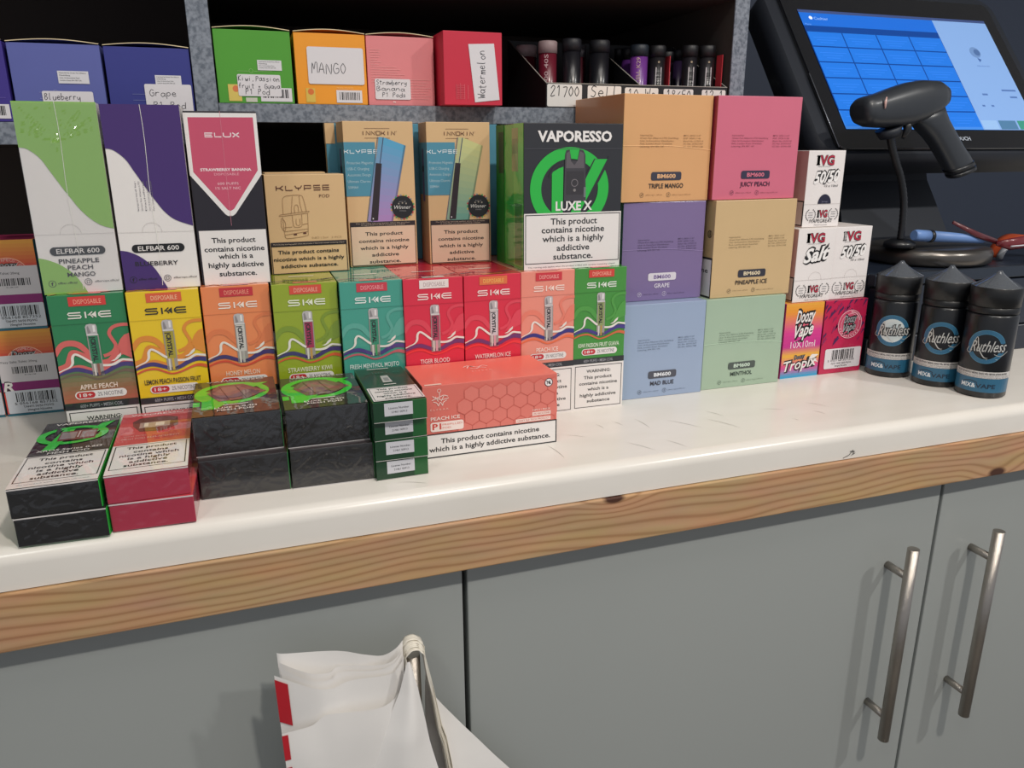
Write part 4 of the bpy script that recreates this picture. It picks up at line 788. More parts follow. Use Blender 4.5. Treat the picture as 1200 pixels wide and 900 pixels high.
p.disc(.932,.882,.0040,'#f4eeee',3); p.ring(.932,.882,.0034,.0040,'#2c2c34',4); p.text('18', .918,.858,.946,.905,K,4,.02); p.line([(.912,.91),(.952,.855)],.0006,K,5)
p.text('10PCS / PACK', .81,.497,.946,.520,'#fbe6dd',3,.0)
p.rect(.806,.425,.949,.478,'#f4d9d0',3); p.text('2% NICOTINE', .815,.438,.94,.466,'#c8564a',4,0)
p.rect(.68,.350,.949,.400,'#f4d9d0',3); p.text('CRAFT ELF TECH PRODUCT', .69,.364,.94,.388,'#c8564a',4,0)
p.rect(0,0,1,.335,W,3); p.frame(0,0,.998,.338,.0011,K,4); p.text('This product contains nicotine', .12,.195,.86,.262,K,5,.018); p.text('which is a highly addictive substance.', .033,.085,.946,.152,K,5,.018)
p.build('front_print', t, front_map(w_), 'gloss')
q = Print(w_, d)
for pts in ([(.42,.60),(.45,.70),(.50,.62),(.55,.68),(.58,.62)],[(.44,.58),(.48,.55),(.52,.60),(.56,.56)],[(.40,.66),(.44,.72),(.47,.66)]): q.line(pts, .0011, '#fbe0d6', 2, 3)
q.text('E L F B A R', .43,.42,.58,.46,'#f8c8ba',2,0); q.rect(.02,.0,.14,.05,'#f6d6c6',2); q.build('top_print', t, top_map(h), 'gloss')
# ------------------------------------------------------------------ boxes on the shelves
ZS = .3073
def podbox(x, y, z, w_, h, col, label, open_lid=True, yaw=0):
    t = carton('pod_refill_box', label, 'box', x, y, z, yaw, w_, .12, h, (col, col, col), 'matte', 'pod refill boxes on the upper shelf')
    if open_lid:      # lid bowed upwards, its pale card edge showing
        bm = bmesh.new()
        def fn(u, v): return (u*w_, -.0008+v*.03, h+.0004+(.0028*math.sin(math.pi*u)+.0006)*(1-v))
        grid(bm, 14, 3, fn); fn2 = lambda u, v: (u*w_, -.0012+v*.0005, h+(.0028*math.sin(math.pi*u)+.0012)-.0007*(1-v)); grid(bm, 14, 1, fn2, 1)
        obj('lid_flap', bm, t, [card(col), card('#d8c6a0')], label='slightly bowed lid')
    return t
def hang_label(p, x0, y0, x1, y1, rows, L=8, wd=.0005, rr=.0015, col='#dcd8dc'):
    p.rrect(x0,y0,x1,y1,rr,col,L)
    for t_, a, b, c, xh in rows: p.hand(t_, a, b, c, xh, '#34343c', wd, L+2)
def smallprint(p, x, y, col, L=2):
    for k in range(2): p.rect(x-.18, y-.08*k, x-.02, y-.08*k+.006, col, L); p.rect(x+.04, y-.08*k, x+.28, y-.08*k+.006, col, L)
    p.ring(x, y+.01, .0016, .0020, col, L, n=16)
def addr(p, x0, y0, x1, y1):
    p.rect(x0,y0,x1,y1,'#d8d6da',4); hh = (y1-y0)/5
    for k, s_ in enumerate(('Imported by Green Fun Alliance', 'Dashifang', 'Unit 16 Knowhow Park', 'London Road SP4 7BY UK')): p.text(s_, x0+.02, y1-hh*(k+1)-.0, x0+(x1-x0)*(.92,.4,.7,.75)[k], y1-hh*(k+1)+hh*.5, '#2c2c34', 6, 0)
t = podbox(-.0064, .8516, ZS, .0712, .0668, '#4c9a2c', 'green refill box with a handwritten kiwi passion fruit label on the upper shelf')
p = Print(.0712, .0668); smallprint(p, .45, .44, '#8cc070'); addr(p, .54, .46, .86, .60)
p.rect(.13,.03,.30,.26,'#d8c060',2); p.disc(.23,.20,.003,'#d87848',3); p.rect(.35,.02,.50,.08,'#c8c8b8',2); p.rect(.55,.03,.97,.22,'#dcd8dc',4); p.bars(.58,.08,.94,.20,n=18,L=5); 
hang_label(p, .26,.10,.83,.40, [('Kiwi,Passion', .27,.31,.82,.042),('fruit + Guava', .27,.21,.82,.038),('P1 Pod', .35,.125,.68,.045)]); p.build('front_print', t, front_map(.0712))
t = podbox(.0681, .8525, ZS, .0700, .0668, '#ee9a22', 'orange refill box with a large handwritten mango label')
p = Print(.07, .0668); p.rect(.12,.03,.25,.23,'#d8b850',2); p.disc(.19,.18,.003,'#d87030',3); p.rect(.55,.03,.92,.21,'#dcd8dc',4); p.bars(.59,.07,.89,.18,n=18,L=5,seed=4); p.text('PREFILLED POD',.56,.225,.80,.25,'#f6c878',3,0)
hang_label(p, .17,.29,.965,.81, [('MANGO', .22,.44,.72,.085)], wd=.0006, rr=.002); p.build('front_print', t, front_map(.07))
t = podbox(.1395, .8540, ZS, .0700, .0668, '#df8488', 'pink refill box with a handwritten strawberry banana label')
p = Print(.07, .0668)
for k in range(14): p.rect(.05,.80-.035*k,.05+(.16,.14,.15,.13,.10,.16,.12,.38,.44,.40,.5,.46,.52,.3)[k],.806-.035*k,'#eca8a6',2)
for k in range(8): p.rect(.60,.38-.04*k,.94-.03*(k % 3),.386-.04*k,'#eca8a6',2)
p.rect(.36,.045,.40,.06,'#f4d8d4',2)
hang_label(p, .10,.09,.63,.39, [('Strawberry', .12,.305,.58,.038),('Banana', .12,.215,.55,.038),('P1 Pods', .20,.125,.56,.038)]); p.build('front_print', t, front_map(.07))
t = podbox(.2128, .8255, ZS, .0626, .0708, '#c8223e', 'crimson refill box with an upright handwritten watermelon label', False)
p = Print(.0626, .0708); 
for a in (.20,.27,.34,.40): p.rect(a, .08, a+.008, .30-.2*abs(a-.28), '#dc6470', 2)
for k in range(8): p.rect(.20,.09+.025*k,.34,.096+.025*k,'#dc5c6a',2)
p.poly([(.42,.83),(.86,.85),(.95,.08),(.52,.04)], '#dcd8dc', 4); p.hand('Watermelon', .10, .70, .76, .075, '#34343c', .0006, 6, 0, 90)
p.build('front_print', t, front_map(.0626))
t.children[0]
ZB = .2884
t = podbox(-.1026, .8512, ZB, .0735, .0668, '#2e3484', 'dark blue refill box with a handwritten grape label, left shelf')
p = Print(.0735, .0668); smallprint(p, .45, .38, '#7078b0'); addr(p, .56, .50, .87, .64); p.rect(.22,.13,.44,.19,'#c89a70',3); hang_label(p, .42,.12,.98,.52, [('Grape', .47,.36,.80,.05),('P1 Pod', .50,.20,.90,.05)]); p.rect(.86,.0,.99,.13,'#dcd8dc',4); p.bars(.88,.02,.98,.12,n=6,L=5)
p.build('front_print', t, front_map(.0735))
t = podbox(-.1800, .8500, ZB, .0745, .0672, '#5a62a6', 'periwinkle refill box with a handwritten blueberry label, left shelf')
p = Print(.0745, .0672); smallprint(p, .45, .38, '#8a92c4'); addr(p, .50, .50, .84, .66); hang_label(p, .30,.10,.86,.40, [('Blueberry', .32,.29,.72,.045),('P1 Pod', .34,.17,.66,.04)]); p.build('front_print', t, front_map(.0745))
t = podbox(-.2575, .8490, ZB, .0745, .0680, '#3a2a86', 'violet refill box cut off by the left edge of the picture')
p = Print(.0745, .0680); p.rect(.5,.30,.95,.306,'#6a5ab0',2); p.rect(.5,.38,.85,.386,'#6a5ab0',2); p.rect(.62,.04,.97,.22,'#dcd8dc',4); p.bars(.66,.08,.94,.20,n=14,L=5,seed=9); p.build('front_print', t, front_map(.0745))
# ------------------------------------------------------------------ battery tray and cells
CT = thing('battery_tray', 'open black card tray with sloping sides and handwritten white labels on the shelf', 'tray', (.3355, .853, ZS))
M_TR = card('#131318'); wT, dT, hT, hB = .2330, .13, .0258, .0850
def slope_wall(x0):
    bm = bmesh.new(); V = [(x0,0,.0002),(x0,dT,.0002),(x0,dT,hB),(x0,0,hT)]; a = [bm.verts.new(v) for v in V]; b = [bm.verts.new((v[0]+.0012,v[1],v[2])) for v in V]
    bm.faces.new(a[::-1]); bm.faces.new(b)
    for i in range(4): bm.faces.new((a[i], a[(i+1) % 4], b[(i+1) % 4], b[i]))
    bmesh.ops.recalc_face_normals(bm, faces=bm.faces); return bm
obj('side_wall', slope_wall(0), CT, M_TR); obj('side_wall', slope_wall(wT-.0012), CT, M_TR); obj('divider_wall', slope_wall(.1160), CT, M_TR)
for x0 in (0, .1160, wT-.0012):
    bm = bmesh.new(); tube(bm, [(x0+.0006, 0, hT+.0004), (x0+.0006, dT, hB+.0004)], .0005, 6); obj('pale_edge', bm, CT, card('#a8a49c'))
bm = bmesh.new(); box(bm, 0, wT, -.0012, 0, .0002, hT); obj('front_wall', bm, CT, M_TR)
bm = bmesh.new(); box(bm, 0, wT, -.0012, .0002, hT, hT+.0006); obj('pale_edge', bm, CT, card('#a8a49c'))
bm = bmesh.new(); box(bm, .0012, wT-.0012, 0, dT, .0002, .0012); obj('tray_floor', bm, CT, M_TR)
bm = bmesh.new(); box(bm, .0012, wT-.0012, dT, dT+.0012, .0002, hB); obj('rear_wall', bm, CT, M_TR)
p = Print(wT, hT)
for x0, x1, y0, y1, tx in ((.005,.185,.06,.97,'21700'),(.215,.395,.05,.94,'Sell'),(.415,.60,.0,.90,'10 We'),(.63,.80,.0,.88,'18650'),(.85,.99,.0,.88,'12 1')):
    p.rrect(x0,y0,x1,y1,.0018,'#e0dcd8',1); p.hand(tx, x0+.015, y0+.42, x1-.01, .26, '#1c1c22', .0009, 3)
p.build('handwritten_labels', CT, lambda x, y, z: (x, -.0014-z, y), 'matte', 'row of handwritten white labels')
def cell(x, y, r_, hh, sl, capc, label, text, bar=False, tc='#c8a8ac'):
    t = thing('battery_cell', label, 'battery', (x, y, ZS+.0014), -.45, 'battery cells standing in the black tray')
    bm = bmesh.new(); lathe(bm, [(0,0),(r_*.96,0),(r_,.001),(r_,hh*.82),(0,hh*.82)], 24); bmesh.ops.recalc_face_normals(bm, faces=bm.faces); obj('sleeve', bm, t, mat('cell_sleeve_'+sl.strip('#'), sl, .35, coat=.4, coatr=.2))
    bm = bmesh.new(); lathe(bm, [(0,hh*.8202),(r_*1.06,hh*.8202),(r_*1.06,hh*.985),(r_*.95,hh),(0,hh)], 24); bmesh.ops.recalc_face_normals(bm, faces=bm.faces); obj('cap', bm, t, mat('cell_cap_'+capc.strip('#'), capc, .5))
    if text:
        p = Print(r_*1.5, hh); 
        if bar: p.rect(.38,.20,.88,.66,'#cfc8cc',1); p.bars(.45,.24,.82,.60,L=2,n=14,vert=True,seed=int(x*999)); p.disc(.62,.74,.0012,'#a09078',1)
        if text != '|': p.text(text, .20, .30, .80, .58, tc, 3, .01, rot=90)
        rr = r_+.0002; p.build('label', t, lambda X, Y, Z: ((rr+Z)*math.sin((X-r_*.75)/r_), -(rr+Z)*math.cos((X-r_*.75)/r_), Y))
    return t
CE = [(.3500,.955,.0118,.075,'#6a1a2c','#a08a8c','crimson cell with a dusty pink cap behind the sloping side','IJOY 4000'),(.3580,.905,.0104,.074,'#6a1a2c','#a08a8c','crimson cell with a dusty pink cap, second from the left','21700 40S'),
 (.3860,.900,.0105,.077,'#1a1a20','#1d1d24','black cell just right of the two crimson ones',''),(.4080,.930,.0085,.074,'#4a1a26','#4c4a52','thin dark red cell with a grey cap between the black ones','21700 40S'),(.4230,.903,.0115,.077,'#17171d','#1c1c22','thick black cell left of the tray divider',''),
 (.4790,.965,.0050,.077,'#251a34','#16161c','narrow dark violet cell, rearmost behind the divider',''),(.4770,.935,.0080,.074,'#4a2064','#16161c','dim violet cell behind the divider',''),(.4715,.895,.0104,.073,'#6c3488','#1c242e','bright violet cell marked K29','VAPCELL K29'),(.4960,.895,.0095,.073,'#1c1a1e','#16161a','black cell with barcode beside the violet one','|'),
 (.5240,.920,.0080,.070,'#1c1420','#121218','black cell with barcode standing further back','|'),(.5480,.935,.0080,.075,'#2c1e3e','#16161e','dark violet cell between the barcoded black ones',''),(.5330,.882,.0090,.073,'#18161c','#141418','black barcoded cell, second from the right','|'),(.5545,.878,.0092,.073,'#1c1a1e','#16161a','black barcoded cell at the right end of the tray','|')]
for x, y, r_, hh, sl, cc, lb, tx in CE: 
    cell(x, y, r_, hh, sl, cc, lb, tx, bar=(tx == '|'))
for x, y, lb in ((.5115,.892,'left thin red card divider between the battery cells'),(.5655,.862,'right thin red card divider at the end of the tray')):
    bm = bmesh.new(); box(bm, 0, .0010, 0, .012, 0, .062); o = obj('red_divider_card', bm, None, card('#c0303c')); o.location = (x, y, ZS+.0014+Z0); o['label'] = lb; o['category'] = 'card'
# ------------------------------------------------------------------ bottles
def bottle(x, y, ang, label, silver):
    t = thing('e_liquid_bottle', label, 'bottle', (x, y, 0), ang, 'black e-liquid bottles with pointed clear caps'); R_b = .0250
    bm = bmesh.new(); lathe(bm, [(0,.0001),(R_b-.002,.0001),(R_b,.002),(R_b,.0895),(R_b-.0015,.0920),(.020,.0925)], 56); bmesh.ops.recalc_face_normals(bm, faces=bm.faces); obj('body', bm, t, mat('bottle_black', '#090c12', .36, coat=.25, coatr=.10))
    bm = bmesh.new(); lathe(bm, [(.020,.0925),(.0242,.0925),(.0245,.0935),(.0245,.0990),(.0238,.0995)], 56); obj('neck_ring', bm, t, mat('cap_black', '#07090d', .45, coat=.15, coatr=.15))
    bm = bmesh.new()
    for k in range(56):
        a_, b_ = 2*math.pi*k/56, 2*math.pi*(k+.6)/56
        box(bm, 0, 0, 0, 0, 0, 0) if False else None
    lathe(bm, [(.0238,.0995),(.0248,.1000),(.0252,.1195),(.0246,.1203)], 56); obj('cap', bm, t, mat('cap_black', '#07090d', .45, coat=.15, coatr=.15))
    prof = [(.0246,.1203)] + [(.0246*(1-s)**1.35+.0022*s, .1203+.0160*s) for s in [k/10 for k in range(1, 11)]] + [(0,.1366)]
    bm = bmesh.new(); lathe(bm, prof, 56); bmesh.ops.recalc_face_normals(bm, faces=bm.faces); obj('pointed_tip', bm, t, mat('smoked_clear_tip', '#8d949e', .10, coat=1, coatr=.04, trans=.65), label='smoky clear pointed tip')
    Wc = .068; p = Print(Wc, .0925)
    BL, SI = '#2d6485', '#bdbdba'
    p.ring(.5,.62,.0138,.0185,BL,1,0,360,48)
    p.ring(.5,.62,.0180,.0184,'#4f8aa6',2,0,360,48); p.ring(.5,.62,.0138,.0141,'#4f8aa6',2,0,360,48)
    if silver:
        for k in range(4): p.ring(.5,.62,.0035*k,.0035*(k+1)+.0001,(.42+.06*k,.50+.05*k,.53+.04*k),2,0,360,30)
    for bo, cc, l_ in ((.08,'#14161b',3),(.004,SI,5)): p.text('Ruthless', .275,.555,.785,.685,cc,l_,bo,.4,dy=.02)
    p.line([(.30,.60),(.36,.73),(.40,.60),(.48,.50),(.54,.49)], [.0004,.0008,.0010,.0010,.0003], SI, 5, 4); p.line([(.25,.60),(.22,.55),(.27,.53),(.30,.57)], .0006, SI, 5, 4); p.line([(.62,.54),(.72,.52),(.82,.58)], .0005, SI, 5, 4); p.line([(.52,.47),(.68,.48)], .0004, SI, 5)
    p.rect(0,.245,1,.325,'#cfcbc8',2,24); p.text('DO NOT USE WITHOUT MIXING, SHAKE WELL BEFORE ADDING NICOTINE', .10,.290,.90,.312,'#1c1c20',4,.02); p.text('For adult use only. Keep out of reach of children and pets. Store in a cool dry place', .04,.268,.96,.280,'#4a484c',4,0); p.text('Ingredients vegetable glycerine, propylene glycol, flavouring', .04,.252,.96,.262,'#4a484c',4,0)
    p.rect(0,.075,1,.243,'#27607f',2,24); p.text('MIX&', .22,.125,.44,.175,'#dfe6ea',4,.02); p.text('VAPE', .44,.125,.72,.175,'#0f2438',4,.02); p.line([(.24,.185),(.36,.205),(.46,.185)],.0008,'#0f2438',4,4)
    rr = R_b+.0002; p.build('label', t, lambda X, Y, Z: ((rr+Z)*math.sin((X-Wc/2)/R_b), -(rr+Z)*math.cos((X-Wc/2)/R_b), Y), 'gloss')
    return t
bottle(.7305, .7120, -.82, 'leftmost black bottle, silvery disc behind its script lettering', True)
bottle(.7525, .6620, -.86, 'middle black bottle, half hidden by the nearest one', False)
bottle(.7655, .6130, -.92, 'nearest black bottle of the three, furthest right', False)
# ------------------------------------------------------------------ till
T = thing('till_monitor', 'black touch screen till showing a blue button grid, tilted back', 'till', (.765, .868, .1160))
tilt = .6472; cs, sn = math.cos(tilt), math.sin(tilt); Bz = .2873-.1160
def scr(u, v, n):  # metres from the screen's lower left corner, n out towards the viewer
    return (u, v*sn - n*cs, Bz + v*cs + n*sn)
SW, SH = .345, .2033
bm = bmesh.new()
def rr_prism(bm, x0, x1, y0, y1, r, n0, n1, seg=6, mi=0):
    P = []
    for cx, cy, a0 in ((x1-r,y1-r,0),(x0+r,y1-r,90),(x0+r,y0+r,180),(x1-r,y0+r,270)):
        for k in range(seg+1): a = math.radians(a0+90*k/seg); P.append((cx+r*math.cos(a), cy+r*math.sin(a)))
    A = [bm.verts.new(scr(x,y,n0)) for x,y in P]; B = [bm.verts.new(scr(x,y,n1)) for x,y in P]; n = len(P)
    bm.faces.new(B); bm.faces.new(A[::-1])
    for i in range(n): f = bm.faces.new((A[i], A[(i+1) % n], B[(i+1) % n], B[i])); f.smooth = True
rr_prism(bm, -.022, SW+.022, -.030, SH+.034, .012, -.006, -.0004); obj('bezel', bm, T, mat('glossy_bezel', '#101218', .12, coat=1, coatr=.03))
bm = bmesh.new(); rr_prism(bm, -.042, SW+.042, -.034, SH+.052, .03, -.052, -.0064); obj('housing', bm, T, M_BLKM)
bm = bmesh.new(); tube(bm, [scr(-.0225,-.028,-.0004), scr(-.0225,SH*.45,-.0004)], .0006, 6); obj('bezel_edge_highlight', bm, T, mat('highlight_grey', '#8a8f98', .3, .6))  # pale strip stands in for the highlight along the bezel edge
p = Print(SW, SH)
p.rect(0,0,1,1,'#0c3f8c',1); p.rect(0,.975,1,1,'#3a4a78',2); p.rect(.695,0,1,.975,'#7ea2d6',2); p.rect(0,.86,.695,.975,'#1c66cc',2); p.rect(0,0,.695,.145,'#3c7fd6',2)  # paler lower-left strip is a reflection painted into the screen
for r_ in range(6):
    for c_ in range(4):
        x0, y1 = .004+c_*.1735, .806-r_*.132
        if y1-.124 < 0: continue
        p.rect(x0, y1-.122, x0+.168, y1, '#2070d4', 3); 
        for k in range(3): p.rect(x0+.02+.012*k, y1-.05-.022*k, x0+.15-.02*k, y1-.045-.022*k, '#2f7ce0', 4)
p.text('Cashier', .065,.915,.135,.94,'#8fb8ea',4,0); p.disc(.05,.93,.003,'#dfe8f4',4); p.text('Menu', .01,.865,.04,.88,'#6aa0e4',4,0)
p.disc(.855,.69,.010,'#6888b8',4); p.disc(.865,.69,.006,'#4a6898',5); p.poly([(.858,.60),(.872,.625),(.852,.64)],'#3c5c94',4); p.text('Add products to start', .83,.56,.90,.572,'#5878ac',4,0)
for a, b, c in ((.78,.30,.81),(.90,.34,.98),(.93,.28,.97),(.75,.20,.765),(.80,.20,.815)): p.rect(a,b,c,b+.015,'#5070a8',4)
p.rect(.795,.005,.89,.08,'#4a7498',4); p.rect(.90,.005,1,.08,'#3a8a78',4); p.rect(.70,.005,.785,.08,'#8cb0dc',4)
p.build('screen', T, lambda x, y, z: scr(x, y, .0002+z), 'screen', 'lit blue screen')
q = Print(SW, .03); q.text('TOUCH', .515,.44,.60,.64,'#b0b8c4',1,.03); q.rect(.97,.1,1,.18,'#58b8d8',1); q.build('maker_mark', T, lambda x, y, z: scr(x, y-.031, .0002+z), 'gloss')
bm = bmesh.new()
V = []
for y, z, w2 in ((.060,.0,.10),(.060,.02,.10),(.10,.10,.085),(.115,.16,.08)):
    V.append([bm.verts.new((.17-w2, y, z)), bm.verts.new((.17+w2, y, z)), bm.verts.new((.17+w2, y+.10, z)), bm.verts.new((.17-w2, y+.10, z))])
for a, b in zip(V, V[1:]):
    for k in range(4): bm.faces.new((a[k], a[(k+1) % 4], b[(k+1) % 4], b[k]))
bm.faces.new(V[0][::-1]); bm.faces.new(V[-1]); obj('stand', bm, T, M_BLKM)
D = thing('cash_drawer', 'black metal cash drawer under the till', 'cash drawer', (.7250, .745, 0))
bm = bmesh.new(); box(bm, 0, .42, .012, .40, .0001, .1150, .002, seg=2); obj('drawer_housing', bm, D, mat('drawer_black_haze', '#1d2635', .4, coat=.3, coatr=.2))  # blue haze around the till is mixed into the black base colour
bm = bmesh.new(); box(bm, .004, .416, 0, .0115, .036, .098, .0015, seg=2); obj('drawer_front', bm, D, mat('drawer_black_haze', '#1d2635', .4))
bm = bmesh.new(); box(bm, .0, .42, -.002, .0115, .1005, .1150, .001); obj('upper_lip', bm, D, mat('drawer_lip', '#3a424e', .35, .5))
bm = bmesh.new(); box(bm, .0, .42, -.001, .0115, .0001, .034, .001); obj('lower_rail', bm, D, mat('drawer_black_haze', '#1d2635', .4))
bm = bmesh.new(); box(bm, .0, .42, -.0018, .0, .0335, .0345); obj('pale_edge', bm, D, mat('drawer_edge_grey', '#8f949b', .4, .5))
# ------------------------------------------------------------------ scanner and its stand
S = thing('scanner_stand', 'round metallic scanner stand with flexible black neck on the cash drawer', 'stand', (.885, .825, .1151))
bm = bmesh.new(); lathe(bm, [(0,0),(.074,0),(.079,.004),(.080,.014),(.078,.020),(.070,.0225),(0,.0235)], 64); bmesh.ops.recalc_face_normals(bm, faces=bm.faces); obj('base_disc', bm, S, mat('dark_metal_disc', '#6e6a66', .30, .85, var=.15, vscale=20))
bm = bmesh.new(); lathe(bm, [(0,.0236),(.020,.0236),(.019,.030),(.010,.034),(0,.034)], 32, -.068, -.020); obj('neck_root', bm, S, M_BLK)
NX = [(.8125,.1495),(.8122,.172),(.8091,.1985),(.8002,.2252),(.7884,.2461),(.7790,.2640),(.7735,.2770)]
bm = bmesh.new(); pts = smooth_pts([(x-.885, -.025, z-.1151) for x, z in NX], 10); tube(bm, pts, [.0042+.0006*(k % 2) for k in range(len(pts))], 12); obj('flexible_neck', bm, S, M_BLK)
bm = bmesh.new(); tube(bm, [(.7735-.885,-.025,.2765-.1151),(.7700-.885,-.025,.2865-.1151)], [.012,.016], 20); obj('holder_cup', bm, S, M_BLKM)
G = thing('barcode_scanner', 'black handheld barcode scanner held on the flexible neck before the till screen', 'scanner', (.7700, .800, .2867))
def loft(bm, secs, n=20, yw=None, p_=2.6, kx=1, kw=1, ky=1, x0=.786):
    """secs: (top (x,z), bottom (x,z), half width in y) - a rounded section between the two points"""
    rings = []
    for (tx, tz), (bx, bz), hw in secs:
        tx, bx = x0+(tx-x0)*kx, x0+(bx-x0)*kx; mx_, mz_ = (tx+bx)/2, (tz+bz)/2; tx, bx, tz, bz = mx_+(tx-mx_)*kw, mx_+(bx-mx_)*kw, mz_+(tz-mz_)*kw, mz_+(bz-mz_)*kw; hw *= ky
        c = ((tx+bx)/2, (tz+bz)/2); a = ((tx-bx)/2, (tz-bz)/2); ring = []
        for k in range(n):
            th = 2*math.pi*k/n; cc, ss = math.cos(th), math.sin(th); e = 2/p_
            cu, su = math.copysign(abs(cc)**e, cc), math.copysign(abs(ss)**e, ss)
            ring.append(bm.verts.new((c[0]+a[0]*cu-.7700, su*hw, c[1]+a[1]*cu-.2867)))
        rings.append(ring)
    for a, b in zip(rings, rings[1:]):
        for k in range(n): f = bm.faces.new((a[k], a[(k+1) % n], b[(k+1) % n], b[k])); f.smooth = True
    bm.faces.new(rings[0]); bm.faces.new(rings[-1][::-1]); bmesh.ops.recalc_face_normals(bm, faces=bm.faces)
bm = bmesh.new()
loft(bm, [((.7092,.3120),(.7105,.3025),.010),((.7095,.3175),(.7120,.2962),.019),((.7140,.3215),(.7175,.2905),.022),((.7230,.3238),(.7282,.2875),.023),((.7378,.3268),(.7446,.2868),.024),((.7601,.3330),(.7683,.2868),.025),((.7853,.3394),(.7947,.2880),.026),((.8114,.3429),(.8210,.2950),.026),((.8387,.3426),(.8440,.3040),.024),((.8530,.3375),(.8570,.3120),.019),((.8590,.3310),(.8605,.3190),.011)], kx=.86, ky=.85)
obj('head', bm, G, mat('scanner_black', '#2c3036', .42, coat=.3, coatr=.25))
bm = bmesh.new()
loft(bm, [((.8520,.3180),(.7960,.2960),.016),((.8560,.3080),(.8060,.2890),.018),((.8612,.2996),(.8168,.2810),.018),((.8715,.2890),(.8290,.2730),.0165),((.8810,.2791),(.8397,.2640),.016),((.8940,.2660),(.8520,.2520),.0155),((.9062,.2559),(.8628,.2400),.0155),((.9145,.2470),(.8720,.2310),.0155),((.9205,.2385),(.8790,.2235),.014)], kw=.84, ky=.85)
obj('grip', bm, G, mat('scanner_black', '#2c3036', .42, coat=.3, coatr=.25))
bm = bmesh.new()
loft(bm, [((.9125,.2492),(.8695,.2335),.0168),((.9160,.2452),(.8735,.2295),.0170)], kw=.86, ky=.86); loft(bm, [((.9175,.2430),(.8752,.2275),.0165),((.9205,.2392),(.8785,.2240),.0160)], kw=.86, ky=.86); obj('grip_collar', bm, G, M_BLK)
bm = bmesh.new(); tube(bm, [(.7378-.77+.0035, -.0205, .3210-.2867), (.7378-.77+.002, -.0212, .3150-.2867), (.7395-.77+.001, -.0212, .3080-.2867)], [.0008,.0016,.0008], 8); obj('side_light', bm, G, mat('pale_pink_lens', '#d8b0a8', .2, coat=1))
bm = bmesh.new(); tube(bm, [(.018,-.008,.010),(.020,-.010,-.002),(.014,-.010,-.012)], [.006,.005,.002], 10); obj('trigger', bm, G, M_BLK)
bm = bmesh.new(); tube(bm, [(.8850-.77,-.030,.3395-.2867-.02),(.862-.77,-.0285,.3320-.2867),(.835-.77,-.0325,.3285-.2867),(.815-.77,-.0345,.325-.2867)], .0003, 6); bm.free()
# items lying on the stand
o = thing('blue_pen', 'thick pale blue pen with a dark ring lying on the round stand', 'pen', (.8236, .790, .1440))
A, B = Vector((0,0,.0110)), Vector((.118,-.004,.0015)); Vv = B-A
bm = bmesh.new(); tube(bm, [A, A+Vv*.03, A+Vv*.20], [.0062,.0074,.0074], 18); obj('cap', bm, o, mat('pen_blue', '#6f92cc', .4))
bm = bmesh.new(); tube(bm, [A+Vv*.205, A+Vv*.245], [.0080,.0080], 18); obj('ring', bm, o, M_BLK)
bm = bmesh.new(); tube(bm, [A+Vv*.25, A+Vv*.95, A+Vv*1.0], [.0071,.0056,.0046], 18); obj('barrel', bm, o, mat('pen_blue', '#6f92cc', .4))
o = thing('folding_blade', 'dark red folding tool lying open on the round stand', 'tool', (.9400, .776, .1392))
bm = bmesh.new(); tube(bm, [(.012,0,.004),(-.020,.004,.014),(-.060,.008,.031)], [.0035,.0040,.0022], 12, flat=.5); obj('blade_arm', bm, o, mat('tool_maroon', '#5c1c24', .35, coat=.5))
bm = bmesh.new(); tube(bm, [(.010,-.002,.002),(.026,-.010,.001),(.050,-.010,.003),(.062,-.008,.005)], [.003,.008,.0085,.004], 16, flat=.45); obj('handle', bm, o, mat('tool_red', '#6e1e26', .3, coat=.6))
bm = bmesh.new(); tube(bm, [(.020,-.016,-.001),(.045,-.019,.000),(.060,-.013,.003)], .0010, 8); obj('pale_edge', bm, o, mat('pale_trim', '#c8ccd4', .3))
o = thing('orange_strap', 'looped orange and white strap lying beside the round stand', 'strap', (1.0120, .800, .1155))
bm = bmesh.new()
def fn(u, v):
    a = math.pi*(1.05*u); return (-.018*math.cos(a)-.004+u*.045, -.006+v*.026, .0015+.030*math.sin(a)**.8 if 0 < a < math.pi else .0015)
grid(bm, 24, 3, fn); o2 = obj('orange_band', bm, o, mat('strap_orange', '#b04a28', .5)); sd = o2.modifiers.new('thick', 'SOLIDIFY'); sd.thickness = .0012
bm = bmesh.new()
def fn(u, v):
    a = math.pi*(1.05*u); return (-.023*math.cos(a)-.006+u*.040, -.012+v*.010, .0010+.028*math.sin(a)**.8 if 0 < a < math.pi else .0010)
grid(bm, 24, 2, fn); o2 = obj('pale_band', bm, o, mat('strap_white', '#a8acb4', .5)); sd = o2.modifiers.new('thick', 'SOLIDIFY'); sd.thickness = .0010
